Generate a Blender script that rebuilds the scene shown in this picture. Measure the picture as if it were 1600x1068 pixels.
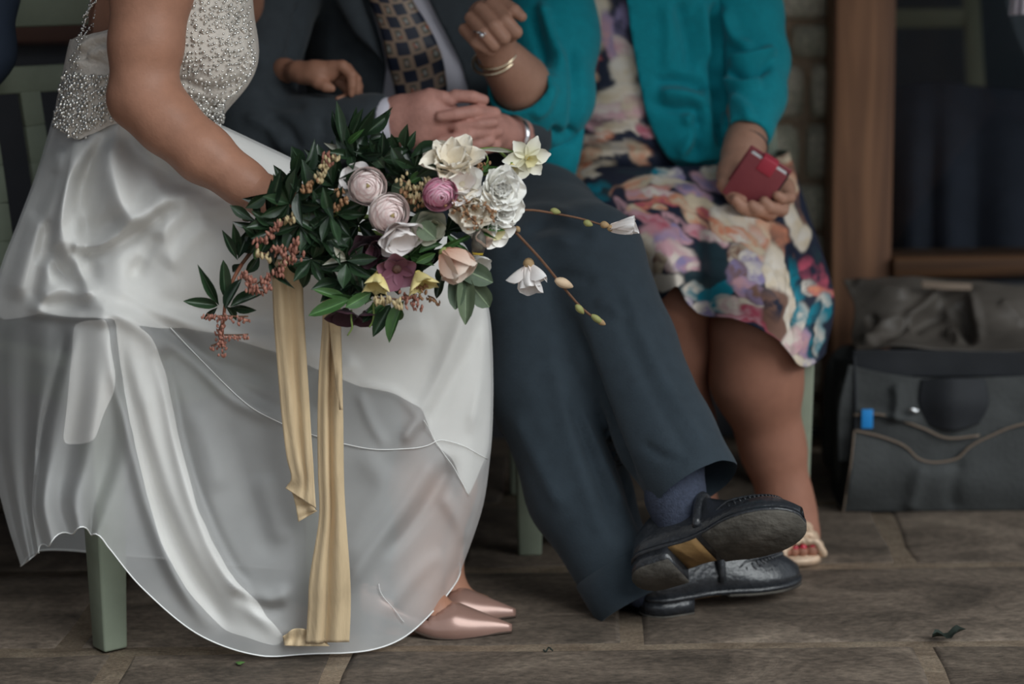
import bpy, bmesh, math, random
import numpy as np
from mathutils import Vector, Matrix, noise as mnoise

for _o in list(bpy.data.objects):
    bpy.data.objects.remove(_o, do_unlink=True)
SC = bpy.context.scene
COL = SC.collection
RNG = random.Random(7)
NPR = np.random.RandomState(11)
W, H = 1600, 1068

# ------------------------------------------------------------------ camera
F_PX = 3600.0
CAM = np.array([0.0, -3.40, 1.08])
PITCH, ROLL = math.radians(10.23), math.radians(0.55)
_F = np.array([0, math.cos(PITCH), -math.sin(PITCH)])
_R0 = np.array([1.0, 0, 0]); _U0 = np.array([0, math.sin(PITCH), math.cos(PITCH)])
_R = _R0 * math.cos(ROLL) - _U0 * math.sin(ROLL)
_U = _U0 * math.cos(ROLL) + _R0 * math.sin(ROLL)
cam_d = bpy.data.cameras.new('camera')
cam_d.sensor_width = 36.0
cam_d.lens = 36.0 * F_PX / W
cam_d.clip_start = 0.05
cam_d.dof.use_dof = True
cam_d.dof.focus_distance = 3.36
cam_d.dof.aperture_fstop = 2.3
cam_d.dof.aperture_blades = 9
cam_o = bpy.data.objects.new('camera', cam_d)
COL.objects.link(cam_o)
cam_o.matrix_world = Matrix(((_R[0], _U[0], -_F[0], CAM[0]), (_R[1], _U[1], -_F[1], CAM[1]),
                             (_R[2], _U[2], -_F[2], CAM[2]), (0, 0, 0, 1)))
SC.camera = cam_o

# ------------------------------------------------------------------ world: even overcast sky
world = bpy.data.worlds.new('overcast_sky')
SC.world = world
world.use_nodes = True
_bg = world.node_tree.nodes['Background']
_bg.inputs[0].default_value = (0.84, 0.92, 1.0, 1)
_bg.inputs[1].default_value = 0.48
# the brighter part of the cloud cover, high in front of the open porch
sun_d = bpy.data.lights.new('veiled_sun', 'SUN')
sun_d.energy = 2.35; sun_d.angle = math.radians(50); sun_d.color = (0.955, 1.0, 1.0)
sun_o = bpy.data.objects.new('veiled_sun', sun_d); COL.objects.link(sun_o)
sun_o.rotation_euler = Vector((-0.78, 0.74, -0.95)).to_track_quat('-Z', 'Y').to_euler()
SC.view_settings.view_transform = 'Standard'
SC.view_settings.look = 'None'
SC.view_settings.exposure = 0.30
SC.view_settings.gamma = 1.0
SC.view_settings.use_curve_mapping = False

# ------------------------------------------------------------------ pixel <-> world
def at(px, py, Y):
    """world point seen at photo pixel (px, py) that lies at world depth y = Y"""
    d = _F + _R * ((px - W / 2) / F_PX) + _U * ((H / 2 - py) / F_PX)
    return CAM + d * ((Y - CAM[1]) / d[1])
def atn(a):
    a = np.asarray(a, float)
    d = _F[None] + _R[None] * ((a[:, :1] - W / 2) / F_PX) + _U[None] * ((H / 2 - a[:, 1:2]) / F_PX)
    return CAM[None] + d * ((a[:, 2:3] - CAM[1]) / d[:, 1:2])
def ground(px, py, z=0.0):
    d = _F + _R * ((px - W / 2) / F_PX) + _U * ((H / 2 - py) / F_PX)
    return CAM + d * ((z - CAM[2]) / d[2])
def proj(P):
    P = np.asarray(P, float) - CAM[None]
    dz = P @ _F
    return np.stack([W / 2 + F_PX * (P @ _R) / dz, H / 2 - F_PX * (P @ _U) / dz], 1)
def ppm(Y):
    """pixels per metre at depth Y"""
    return F_PX / ((Y - CAM[1]) / _F[1] * 0.995 + 0.10)
def V(a): return Vector((float(a[0]), float(a[1]), float(a[2])))

# ------------------------------------------------------------------ mesh helpers
def np_mesh(name, v, f, smooth=True):
    v = np.ascontiguousarray(v, np.float32)
    me = bpy.data.meshes.new(name)
    me.vertices.add(len(v)); me.vertices.foreach_set('co', v.ravel())
    if isinstance(f, np.ndarray):
        n = f.shape[1]; tot = len(f)
        me.loops.add(f.size); me.loops.foreach_set('vertex_index', np.ascontiguousarray(f, np.int32).ravel())
        me.polygons.add(tot)
        me.polygons.foreach_set('loop_start', np.arange(0, f.size, n, dtype=np.int32))
        if hasattr(me.polygons[0] if tot else None, 'loop_total'):
            try: me.polygons.foreach_set('loop_total', np.full(tot, n, np.int32))
            except Exception: pass
    else:
        idx = [i for q in f for i in q]
        st = np.cumsum([0] + [len(q) for q in f[:-1]]).astype(np.int32)
        me.loops.add(len(idx)); me.loops.foreach_set('vertex_index', np.array(idx, np.int32))
        me.polygons.add(len(f)); me.polygons.foreach_set('loop_start', st)
        try: me.polygons.foreach_set('loop_total', np.array([len(q) for q in f], np.int32))
        except Exception: pass
    me.update(calc_edges=True)
    if smooth:
        me.polygons.foreach_set('use_smooth', np.ones(len(me.polygons), bool))
    return me
def link(name, me, mat=None, parent=None):
    o = bpy.data.objects.new(name, me); COL.objects.link(o)
    if mat is not None and me is not None and len(me.materials) == 0: me.materials.append(mat)
    if parent is not None: o.parent = parent
    return o
def mobj(name, v, f, mat, parent=None, smooth=True):
    return link(name, np_mesh(name, v, f, smooth), mat, parent)
def tag(o, label=None, cat=None, group=None, kind=None):
    if label: o['label'] = label
    if cat: o['category'] = cat
    if group: o['group'] = group
    if kind: o['kind'] = kind
    return o
def empty(name, loc=(0, 0, 0)):
    o = bpy.data.objects.new(name, None); COL.objects.link(o); o.location = V(loc)
    o.empty_display_size = 0.05
    return o
def adopt(o, parent):
    """parent a world-space object under an Empty that stands at a location"""
    o.parent = parent
    o.matrix_parent_inverse = Matrix.Translation(parent.location).inverted()
    return o
def vcol(me, rgb, name='print'):
    a = me.color_attributes.new(name, 'FLOAT_COLOR', 'POINT')
    c = np.ones((len(me.vertices), 4), np.float32); c[:, :3] = rgb
    a.data.foreach_set('color', c.ravel())
def set_uv(me, uvv):
    """uvv: one uv per vertex"""
    l = me.uv_layers.new(name='UVMap')
    li = np.empty(len(me.loops), np.int32); me.loops.foreach_get('vertex_index', li)
    l.data.foreach_set('uv', np.ascontiguousarray(uvv[li], np.float32).ravel())
def merge(parts):
    vs, fs, n = [], [], 0
    for v, f in parts:
        v = np.asarray(v, float)
        vs.append(v); fs += [tuple(int(i) + n for i in q) for q in f]; n += len(v)
    return np.concatenate(vs), fs
def box(cx, cy, cz, sx, sy, sz):
    v = np.array([[x, y, z] for z in (-.5, .5) for y in (-.5, .5) for x in (-.5, .5)]) * [sx, sy, sz] + [cx, cy, cz]
    return v, [(0, 2, 3, 1), (4, 5, 7, 6), (0, 1, 5, 4), (2, 6, 7, 3), (0, 4, 6, 2), (1, 3, 7, 5)]
def bevel_obj(o, w=0.004, seg=2):
    m = o.modifiers.new('bevel', 'BEVEL'); m.width = w; m.segments = seg; m.limit_method = 'ANGLE'
    return o
def frames(p):
    """parallel-transport frames along a polyline"""
    p = np.asarray(p, float); n = len(p)
    t = np.gradient(p, axis=0); t /= np.linalg.norm(t, axis=1)[:, None] + 1e-12
    up = np.array([0, 0, 1.0]) if abs(t[0][2]) < .9 else np.array([1.0, 0, 0])
    a = np.cross(up, t[0]); a /= np.linalg.norm(a)
    A = [a]
    for i in range(1, n):
        a = A[-1] - t[i] * np.dot(A[-1], t[i]); a /= np.linalg.norm(a) + 1e-12; A.append(a)
    A = np.array(A); return t, A, np.cross(t, A)
def tube(p, r, n=8, cap=True):
    p = np.asarray(p, float); m = len(p)
    r = np.full(m, r) if np.isscalar(r) else np.asarray(r, float)
    t, A, B = frames(p)
    th = np.arange(n) * 2 * math.pi / n
    v = (p[:, None] + r[:, None, None] * (np.cos(th)[None, :, None] * A[:, None] + np.sin(th)[None, :, None] * B[:, None])).reshape(-1, 3)
    f = [(i * n + j, i * n + (j + 1) % n, (i + 1) * n + (j + 1) % n, (i + 1) * n + j) for i in range(m - 1) for j in range(n)]
    if cap: f += [tuple(range(n - 1, -1, -1)), tuple((m - 1) * n + j for j in range(n))]
    return v, f
def spline(p, n):
    """Catmull-Rom through the points of p (any dimension), n samples"""
    p = np.asarray(p, float); k = len(p)
    if k == 2: return p[0] + (p[1] - p[0]) * np.linspace(0, 1, n).reshape((-1,) + (1,) * (p.ndim - 1))
    q = np.concatenate([[2 * p[0] - p[1]], p, [2 * p[-1] - p[-2]]])
    u = np.linspace(0, k - 1 - 1e-9, n); i = u.astype(int); t = (u - i)
    t = t.reshape((-1,) + (1,) * (p.ndim - 1))
    a, b, c, d = q[i], q[i + 1], q[i + 2], q[i + 3]
    return .5 * (2 * b + (c - a) * t + (2 * a - 5 * b + 4 * c - d) * t ** 2 + (3 * b - a - 3 * c + d) * t ** 3)
def grid_faces(nr, nc, wrap=False):
    i = np.arange(nr - 1)[:, None]; j = np.arange(nc if wrap else nc - 1)[None]
    j2 = (j + 1) % nc
    return np.stack([i * nc + j, i * nc + j2, (i + 1) * nc + j2, (i + 1) * nc + j], -1).reshape(-1, 4)
def vnormals(v, f):
    f = np.asarray(f); n = np.zeros_like(v)
    if f.shape[1] == 4: fn = np.cross(v[f[:, 2]] - v[f[:, 0]], v[f[:, 3]] - v[f[:, 1]])
    else: fn = np.cross(v[f[:, 1]] - v[f[:, 0]], v[f[:, 2]] - v[f[:, 0]])
    for k in range(f.shape[1]): np.add.at(n, f[:, k], fn)
    return n / (np.linalg.norm(n, axis=1)[:, None] + 1e-12)
def in_poly(q, poly):
    x, y = q[:, 0], q[:, 1]; r = np.zeros(len(q), bool); poly = np.asarray(poly, float)
    for (x1, y1), (x2, y2) in zip(poly, np.roll(poly, -1, 0)):
        c = ((y1 > y) != (y2 > y))
        r ^= c & (x < (x2 - x1) * (y - y1) / (y2 - y1 + 1e-12) + x1)
    return r
def poly_dist(q, line):
    """distance, signed side and arc parameter of points q to a polyline"""
    line = np.asarray(line, float)
    seg = np.diff(line, axis=0); L = np.linalg.norm(seg, axis=1); cum = np.concatenate([[0], np.cumsum(L)])
    bd = np.full(len(q), 1e9); bs = np.zeros(len(q)); bt = np.zeros(len(q))
    for i in range(len(seg)):
        w = q - line[i]; t = np.clip((w @ seg[i]) / (L[i] ** 2 + 1e-9), 0, 1)
        r = w - t[:, None] * seg[i]; d = np.linalg.norm(r, axis=1)
        m = d < bd
        bd[m] = d[m]; bs[m] = np.sign(seg[i][0] * r[:, 1] - seg[i][1] * r[:, 0])[m]; bt[m] = ((cum[i] + t * L[i]) / cum[-1])[m]
    return bd, bs, bt
def creases(v, f, lines, facing=True, view_dir=False):
    """raise / sink cloth along fold lines. line = (points px, width px, amplitude m[, kind]); kind 'r' ridge, 's' step"""
    q = proj(v); n = vnormals(v, f)
    view = v - CAM[None]; view /= np.linalg.norm(view, axis=1)[:, None]
    fac = np.clip(-(n * view).sum(1) * 3, 0, 1) if facing else np.ones(len(v))
    d = np.zeros(len(v))
    for ln in lines:
        pts, w, amp = ln[:3]; kind = ln[3] if len(ln) > 3 else 'r'
        pts = spline(pts, max(8, 5 * len(pts)))
        lo, hi = pts.min(0) - 3 * w, pts.max(0) + 3 * w
        m = np.where((q[:, 0] > lo[0]) & (q[:, 0] < hi[0]) & (q[:, 1] > lo[1]) & (q[:, 1] < hi[1]))[0]
        if len(m) == 0: continue
        dd, ss, tt = poly_dist(q[m], pts)
        tap = np.clip(np.sin(np.clip(tt, 0, 1) * math.pi) * 2.2, 0, 1)
        end = (tt > 0) & (tt < 1)
        x = dd / w
        g = np.exp(-x ** 2) if kind == 'r' else ss * x * np.exp(-x ** 2) * 2.2
        d[m] += amp * g * np.where(end, tap, tap * np.exp(-x))
    if view_dir: return v - view * (d * fac)[:, None]
    return v + n * (d * fac)[:, None]
def wnoise(v, scale, seed=0, octaves=3):
    """smooth pseudo-noise from sums of sines, about -1..1"""
    r = np.random.RandomState(seed); out = np.zeros(len(v)); a = 1.0; tot = 0
    for o in range(octaves):
        for k in range(4):
            d = r.normal(size=3); d /= np.linalg.norm(d)
            out += a * np.sin((v @ d) * scale * (1 + .35 * r.rand()) * 2 ** o + r.rand() * 6.28 + 1.3 * np.sin((v @ r.normal(size=3)) * scale * .6 * 2 ** o))
        tot += a * 2.6; a *= .5
    return out / tot

# ------------------------------------------------------------------ smooth-union bodies (distance field + surface nets)
def rc(a, b, ra, rb=None, k=0.02, ax=None, s=1.0):
    return ('c', np.asarray(a, float), np.asarray(b, float), ra, ra if rb is None else rb, k,
            None if ax is None else np.asarray(ax, float) / np.linalg.norm(ax), s)
def el(c, r, k=0.02, rot=None):
    return ('e', np.asarray(c, float), np.asarray(r, float), k, None if rot is None else np.asarray(rot, float))
def chain(pts, rad, k=0.02, ax=None, s=1.0):
    return [rc(pts[i], pts[i + 1], rad[i], rad[i + 1], k, ax, s) for i in range(len(pts) - 1)]
def pchain(pts, rad, k=0.02, ax=None, s=1.0):
    """chain from (px, py, Y) joints"""
    return chain([at(*p) for p in pts], rad, k, ax, s)
def pose_prims(prims):
    lo = np.full(3, 1e9); hi = -lo
    for p in prims:
        if p[0] == 'c':
            r = max(p[3], p[4]) * max(1, 1 / p[7])
            lo = np.minimum(lo, np.minimum(p[1], p[2]) - r); hi = np.maximum(hi, np.maximum(p[1], p[2]) + r)
        else:
            r = p[2].max() if p[4] is not None else p[2]
            lo = np.minimum(lo, p[1] - r); hi = np.maximum(hi, p[1] + r)
    return lo, hi
def sdf(prims, vox, smooth=1):
    lo, hi = pose_prims(prims); lo = lo - 3 * vox; hi = hi + 3 * vox
    n = np.ceil((hi - lo) / vox).astype(int) + 1
    D = np.full(n, 10.0, np.float32)
    ax_ = [lo[i] + np.arange(n[i]) * vox for i in range(3)]
    for p in prims:
        l1, h1 = pose_prims([p]); k = p[5] if p[0] == 'c' else p[3]
        m = k + 3 * vox
        s0 = np.clip(np.floor((l1 - m - lo) / vox).astype(int), 0, n); s1 = np.clip(np.ceil((h1 + m - lo) / vox).astype(int) + 1, 0, n)
        X, Y, Z = np.meshgrid(*[ax_[i][s0[i]:s1[i]] for i in range(3)], indexing='ij')
        P = np.stack([X, Y, Z], -1)
        if p[0] == 'c':
            _, a, b, ra, rb, k, ax, s = p
            ba = b - a; w = P - a
            t = np.clip((w @ ba) / (ba @ ba + 1e-12), 0, 1)
            r = w - t[..., None] * ba
            if ax is not None: r = r + ((s - 1) * (r @ ax))[..., None] * ax
            d = np.sqrt((r * r).sum(-1)) - (ra + (rb - ra) * t)
        else:
            _, c, r, k, rot = p
            w = P - c
            if rot is not None: w = w @ rot
            k0 = np.sqrt(((w / r) ** 2).sum(-1)); k1 = np.sqrt(((w / r ** 2) ** 2).sum(-1)) + 1e-9
            d = k0 * (k0 - 1) / k1
        sl = tuple(slice(s0[i], s1[i]) for i in range(3))
        o = D[sl]
        h = np.maximum(k - np.abs(o - d), 0) / max(k, 1e-6)
        D[sl] = np.minimum(o, d) - h * h * k * .25
    S = D < 0
    c = S[:-1, :-1, :-1].astype(np.int8)
    cnt = np.zeros(c.shape, np.int8)
    for dx in (0, 1):
        for dy in (0, 1):
            for dz in (0, 1):
                cnt += S[dx:n[0] - 1 + dx, dy:n[1] - 1 + dy, dz:n[2] - 1 + dz]
    act = (cnt > 0) & (cnt < 8)
    I = np.argwhere(act)
    idx = np.full(act.shape, -1, np.int64); idx[act] = np.arange(len(I))
    acc = np.zeros((len(I), 3)); num = np.zeros(len(I))
    cor = [(0, 0, 0), (1, 0, 0), (0, 1, 0), (1, 1, 0), (0, 0, 1), (1, 0, 1), (0, 1, 1), (1, 1, 1)]
    val = [D[I[:, 0] + a, I[:, 1] + b, I[:, 2] + e] for a, b, e in cor]
    for i in range(8):
        for j in range(i + 1, 8):
            df = [abs(cor[i][q] - cor[j][q]) for q in range(3)]
            if sum(df) != 1: continue
            a, b = val[i], val[j]; m = (a < 0) != (b < 0)
            t = np.where(m, a / np.where(m, a - b, 1), 0)
            pt = np.array(cor[i])[None] + t[:, None] * (np.array(cor[j]) - np.array(cor[i]))[None]
            acc += np.where(m[:, None], pt, 0); num += m
    v = lo + (I + acc / num[:, None]) * vox
    fs = []
    for axn in range(3):
        sl0 = [slice(None)] * 3; sl1 = [slice(None)] * 3
        sl0[axn] = slice(0, -1); sl1[axn] = slice(1, None)
        a, b = S[tuple(sl0)], S[tuple(sl1)]
        E = np.argwhere(a != b)
        u, w = [(1, 2), (2, 0), (0, 1)][axn]
        ok = (E[:, u] > 0) & (E[:, w] > 0) & (E[:, u] < n[u] - 1) & (E[:, w] < n[w] - 1)
        E = E[ok]
        def ci(du, dw):
            q = E.copy(); q[:, u] += du; q[:, w] += dw
            return idx[q[:, 0], q[:, 1], q[:, 2]]
        q = np.stack([ci(-1, -1), ci(0, -1), ci(0, 0), ci(-1, 0)], 1)
        flip = ~a[E[:, 0], E[:, 1], E[:, 2]]
        q[flip] = q[flip][:, ::-1]
        fs.append(q)
    f = np.concatenate(fs)
    v = relax(v, f, smooth)
    return v, f
def relax(v, f, it=1, lam=.5):
    e = np.concatenate([f[:, [i, (i + 1) % f.shape[1]]] for i in range(f.shape[1])])
    for _ in range(it):
        s = np.zeros_like(v); c = np.zeros(len(v))
        np.add.at(s, e[:, 0], v[e[:, 1]]); np.add.at(c, e[:, 0], 1)
        np.add.at(s, e[:, 1], v[e[:, 0]]); np.add.at(c, e[:, 1], 1)
        v = v * (1 - lam) + lam * s / np.maximum(c, 1)[:, None]
    return v
def smooth_edge(v, f, it=12):
    """relax the open border of a mesh along itself"""
    n = f.shape[1]; e = np.sort(np.concatenate([f[:, [i, (i + 1) % n]] for i in range(n)]), 1)
    u, c = np.unique(e, axis=0, return_counts=True); b = u[c == 1]
    for _ in range(it):
        s_ = np.zeros_like(v); k = np.zeros(len(v))
        np.add.at(s_, b[:, 0], v[b[:, 1]]); np.add.at(k, b[:, 0], 1); np.add.at(s_, b[:, 1], v[b[:, 0]]); np.add.at(k, b[:, 1], 1)
        m = k > 0
        v = v.copy(); v[m] = .4 * v[m] + .6 * s_[m] / k[m][:, None]
    return v
def drop_faces(v, f, mask_face):
    f = f[~mask_face]; used = np.unique(f); rem = np.full(len(v), -1); rem[used] = np.arange(len(used))
    return v[used], rem[f]
def join(*vf):
    vs, fs, n = [], [], 0
    for v, f in vf:
        vs.append(v); fs.append(f + n); n += len(v)
    return np.concatenate(vs), np.concatenate(fs)
def frontal(v, f, thr=0.0):
    n = vnormals(v, f); w = v - CAM[None]; w /= np.linalg.norm(w, axis=1)[:, None]
    return -(n * w).sum(1) > thr
def snap(v, fr, px, py, lift=0.0, n=None):
    """point of a mesh's camera side nearest to a photo pixel"""
    q = proj(v); d = (q[:, 0] - px) ** 2 + (q[:, 1] - py) ** 2
    d = np.where(fr, d, 1e12); 
    c = np.argsort(d)[:6]; c = c[d[c] < d[c[0]] + 30]
    i = c[np.argmin(v[c, 1])]
    return v[i] + (n[i] * lift if n is not None else 0), i

# ------------------------------------------------------------------ materials (all procedural)
def lin(r, g, b):
    def c(x):
        x /= 255.0
        return x / 12.92 if x <= .04045 else ((x + .055) / 1.055) ** 2.4
    return (c(r), c(g), c(b))
MATS = {}
def mat(name, col, rough=.6, var=.0, vscale=8.0, col2=None, bump=0.0, bscale=60.0, spec=.3, metal=0.0, sheen=0.0, coat=0.0,
        attr=None, stretch=None, trans=0.0):
    if name in MATS: return MATS[name]
    m = bpy.data.materials.new(name); m.use_nodes = True; MATS[name] = m
    nt = m.node_tree; N, L = nt.nodes, nt.links; b = N['Principled BSDF']
    b.inputs['Roughness'].default_value = rough; b.inputs['Metallic'].default_value = metal
    b.inputs['Specular IOR Level'].default_value = spec
    b.inputs['Sheen Weight'].default_value = sheen; b.inputs['Coat Weight'].default_value = coat
    b.inputs['Coat Roughness'].default_value = .15
    b.inputs['Base Color'].default_value = (*col, 1)
    tc = N.new('ShaderNodeTexCoord'); vec = tc.outputs['Object']
    if stretch:
        mp = N.new('ShaderNodeMapping'); mp.inputs['Scale'].default_value = stretch; L.new(vec, mp.inputs['Vector']); vec = mp.outputs['Vector']
    src = None
    if attr:
        a = N.new('ShaderNodeAttribute'); a.attribute_name = attr; src = a.outputs['Color']
    if var > 0 or col2 is not None:
        nz = N.new('ShaderNodeTexNoise'); nz.inputs['Scale'].default_value = vscale; nz.inputs['Detail'].default_value = 5; nz.inputs['Roughness'].default_value = .6
        L.new(vec, nz.inputs['Vector'])
        rp = N.new('ShaderNodeValToRGB'); rp.color_ramp.elements[0].position = .3; rp.color_ramp.elements[1].position = .7
        c2 = col2 if col2 is not None else tuple(c * (1 - var) for c in col)
        c1 = col if col2 is not None else tuple(min(1, c * (1 + var)) for c in col)
        if attr:
            c2 = (1 - var,) * 3; c1 = (1 + var * .3,) * 3
        rp.color_ramp.elements[0].color = (*c2, 1); rp.color_ramp.elements[1].color = (*c1, 1)
        L.new(nz.outputs['Fac'], rp.inputs['Fac'])
        if src is not None:
            mx = N.new('ShaderNodeMix'); mx.data_type = 'RGBA'; mx.blend_type = 'MULTIPLY'; mx.inputs['Factor'].default_value = 1
            L.new(src, mx.inputs['A']); L.new(rp.outputs['Color'], mx.inputs['B']); src = mx.outputs['Result']
        else: src = rp.outputs['Color']
    if src is not None: L.new(src, b.inputs['Base Color'])
    if bump > 0:
        n2 = N.new('ShaderNodeTexNoise'); n2.inputs['Scale'].default_value = bscale; n2.inputs['Detail'].default_value = 4
        L.new(vec, n2.inputs['Vector'])
        bp = N.new('ShaderNodeBump'); bp.inputs['Strength'].default_value = bump; bp.inputs['Distance'].default_value = .01
        L.new(n2.outputs['Fac'], bp.inputs['Height']); L.new(bp.outputs['Normal'], b.inputs['Normal'])
    if trans > 0:
        out = N['Material Output']; tr = N.new('ShaderNodeBsdfTranslucent'); mx = N.new('ShaderNodeMixShader'); mx.inputs[0].default_value = trans
        if src is not None: L.new(src, tr.inputs['Color'])
        else: tr.inputs['Color'].default_value = (*col, 1)
        L.new(b.outputs[0], mx.inputs[1]); L.new(tr.outputs[0], mx.inputs[2]); L.new(mx.outputs[0], out.inputs['Surface'])
    return m
def sheer(name, col, opacity, rough=.8):
    """thin see-through cloth"""
    m = bpy.data.materials.new(name); m.use_nodes = True; MATS[name] = m
    nt = m.node_tree; N, L = nt.nodes, nt.links; N.remove(N['Principled BSDF']); out = N['Material Output']
    d = N.new('ShaderNodeBsdfDiffuse'); d.inputs[0].default_value = (*col, 1)
    t = N.new('ShaderNodeBsdfTranslucent'); t.inputs[0].default_value = (*col, 1)
    m1 = N.new('ShaderNodeMixShader'); m1.inputs[0].default_value = .2
    L.new(d.outputs[0], m1.inputs[1]); L.new(t.outputs[0], m1.inputs[2])
    tr = N.new('ShaderNodeBsdfTransparent'); m2 = N.new('ShaderNodeMixShader')
    tc = N.new('ShaderNodeTexCoord'); nz = N.new('ShaderNodeTexNoise'); nz.inputs['Scale'].default_value = 14; nz.inputs['Detail'].default_value = 5
    mp = N.new('ShaderNodeMapRange'); mp.inputs[3].default_value = opacity - .07; mp.inputs[4].default_value = opacity + .07
    L.new(tc.outputs['Object'], nz.inputs[0]); L.new(nz.outputs['Fac'], mp.inputs[0]); L.new(mp.outputs[0], m2.inputs[0])
    L.new(tr.outputs[0], m2.inputs[1]); L.new(m1.outputs[0], m2.inputs[2]); L.new(m2.outputs[0], out.inputs['Surface'])
    return m

SKIN_BRIDE = mat('skin_warm', lin(166, 120, 98), .5, .10, 30, bump=.08, bscale=220, spec=.35)
SKIN_MAN = mat('skin_ruddy', lin(196, 143, 130), .5, .14, 40, bump=.15, bscale=160, spec=.35)
SKIN_LADY = mat('skin_tan', lin(172, 130, 110), .5, .10, 35, bump=.1, bscale=180, spec=.35)
TIGHTS = mat('tan_tights', lin(154, 107, 88), .6, .06, 40, spec=.3)
SAGE = mat('sage_paint', lin(132, 140, 123), .5, .12, 9, bump=.1, bscale=30)
OLIVE = SAGE

# ================================================================== THE PLACE
def stone_mat(name, c1, c2, c3, scale=5.0, bump=.5, rough=.75, strx=1.0):
    m = bpy.data.materials.new(name); m.use_nodes = True; nt = m.node_tree; N, L = nt.nodes, nt.links; b = N['Principled BSDF']
    b.inputs['Roughness'].default_value = rough; b.inputs['Specular IOR Level'].default_value = .3
    ge = N.new('ShaderNodeNewGeometry'); mp = N.new('ShaderNodeMapping'); mp.inputs['Scale'].default_value = (strx, 1.6, 1)
    L.new(ge.outputs['Position'], mp.inputs['Vector'])
    n1 = N.new('ShaderNodeTexNoise'); n1.inputs['Scale'].default_value = scale; n1.inputs['Detail'].default_value = 9; n1.inputs['Roughness'].default_value = .68; n1.inputs['Distortion'].default_value = .8
    n2 = N.new('ShaderNodeTexNoise'); n2.inputs['Scale'].default_value = scale * 14; n2.inputs['Detail'].default_value = 6; n2.inputs['Roughness'].default_value = .75
    L.new(mp.outputs[0], n1.inputs['Vector']); L.new(mp.outputs[0], n2.inputs['Vector'])
    r = N.new('ShaderNodeValToRGB'); e = r.color_ramp.elements
    e[0].position = .33; e[0].color = (*c1, 1); e[1].position = .72; e[1].color = (*c3, 1)
    k = e.new(.52); k.color = (*c2, 1)
    L.new(n1.outputs['Fac'], r.inputs['Fac'])
    r2 = N.new('ShaderNodeValToRGB'); r2.color_ramp.elements[0].position = .35; r2.color_ramp.elements[1].position = .65
    r2.color_ramp.elements[0].color = (.55, .55, .55, 1); r2.color_ramp.elements[1].color = (1.25, 1.22, 1.2, 1)
    L.new(n2.outputs['Fac'], r2.inputs['Fac'])
    mx = N.new('ShaderNodeMix'); mx.data_type = 'RGBA'; mx.blend_type = 'MULTIPLY'; mx.inputs['Factor'].default_value = 1
    L.new(r.outputs[0], mx.inputs['A']); L.new(r2.outputs[0], mx.inputs['B'])
    oi = N.new('ShaderNodeObjectInfo'); mr = N.new('ShaderNodeMapRange'); mr.inputs[3].default_value = .82; mr.inputs[4].default_value = 1.12
    L.new(oi.outputs['Random'], mr.inputs[0])
    m2 = N.new('ShaderNodeMix'); m2.data_type = 'RGBA'; m2.blend_type = 'MULTIPLY'; m2.inputs['Factor'].default_value = 1
    L.new(mx.outputs['Result'], m2.inputs['A']); L.new(mr.outputs[0], m2.inputs['B'])
    L.new(m2.outputs['Result'], b.inputs['Base Color'])
    ad = N.new('ShaderNodeMath'); ad.operation = 'MULTIPLY_ADD'; ad.inputs[1].default_value = .5
    L.new(n2.outputs['Fac'], ad.inputs[0]); L.new(n1.outputs['Fac'], ad.inputs[2])
    bp = N.new('ShaderNodeBump'); bp.inputs['Strength'].default_value = bump; bp.inputs['Distance'].default_value = .012
    L.new(ad.outputs[0], bp.inputs['Height']); L.new(bp.outputs['Normal'], b.inputs['Normal'])
    return m
FLAG = stone_mat('flagstone_brown', lin(78, 70, 62), lin(114, 102, 91), lin(150, 136, 121), 4.2, .55, .7)
MORTAR = stone_mat('sandy_mortar', lin(146, 128, 108), lin(182, 162, 140), lin(208, 190, 166), 12, .6, .9)
RUBBLE = stone_mat('mossy_rubble', lin(170, 174, 152), lin(214, 210, 192), lin(236, 228, 212), 6, .5, .9)
def wood_mat(name, c1, c2, sc=(18, 18, 1.1)):
    m = bpy.data.materials.new(name); m.use_nodes = True; nt = m.node_tree; N, L = nt.nodes, nt.links; b = N['Principled BSDF']
    b.inputs['Roughness'].default_value = .55; b.inputs['Specular IOR Level'].default_value = .3
    ge = N.new('ShaderNodeNewGeometry'); mp = N.new('ShaderNodeMapping'); mp.inputs['Scale'].default_value = sc
    L.new(ge.outputs['Position'], mp.inputs['Vector'])
    n1 = N.new('ShaderNodeTexNoise'); n1.inputs['Scale'].default_value = 1.0; n1.inputs['Detail'].default_value = 6; n1.inputs['Distortion'].default_value = 1.1
    L.new(mp.outputs[0], n1.inputs['Vector'])
    r = N.new('ShaderNodeValToRGB'); r.color_ramp.elements[0].position = .34; r.color_ramp.elements[1].position = .66
    r.color_ramp.elements[0].color = (*c1, 1); r.color_ramp.elements[1].color = (*c2, 1)
    L.new(n1.outputs['Fac'], r.inputs['Fac']); L.new(r.outputs[0], b.inputs['Base Color'])
    bp = N.new('ShaderNodeBump'); bp.inputs['Strength'].default_value = .25; bp.inputs['Distance'].default_value = .01
    L.new(n1.outputs['Fac'], bp.inputs['Height']); L.new(bp.outputs['Normal'], b.inputs['Normal'])
    return m
OAK = wood_mat('warm_oak', lin(104, 76, 62), lin(160, 118, 90))
OAKH = wood_mat('warm_oak_across', lin(70, 50, 38), lin(112, 78, 52), (1.5, 14, 18))
DARKWOOD = wood_mat('dark_red_wood', lin(74, 54, 50), lin(104, 74, 64), (1.2, 14, 16))
DARKWALL = mat('dark_render', lin(88, 90, 96), .9, .2, 3)

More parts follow.
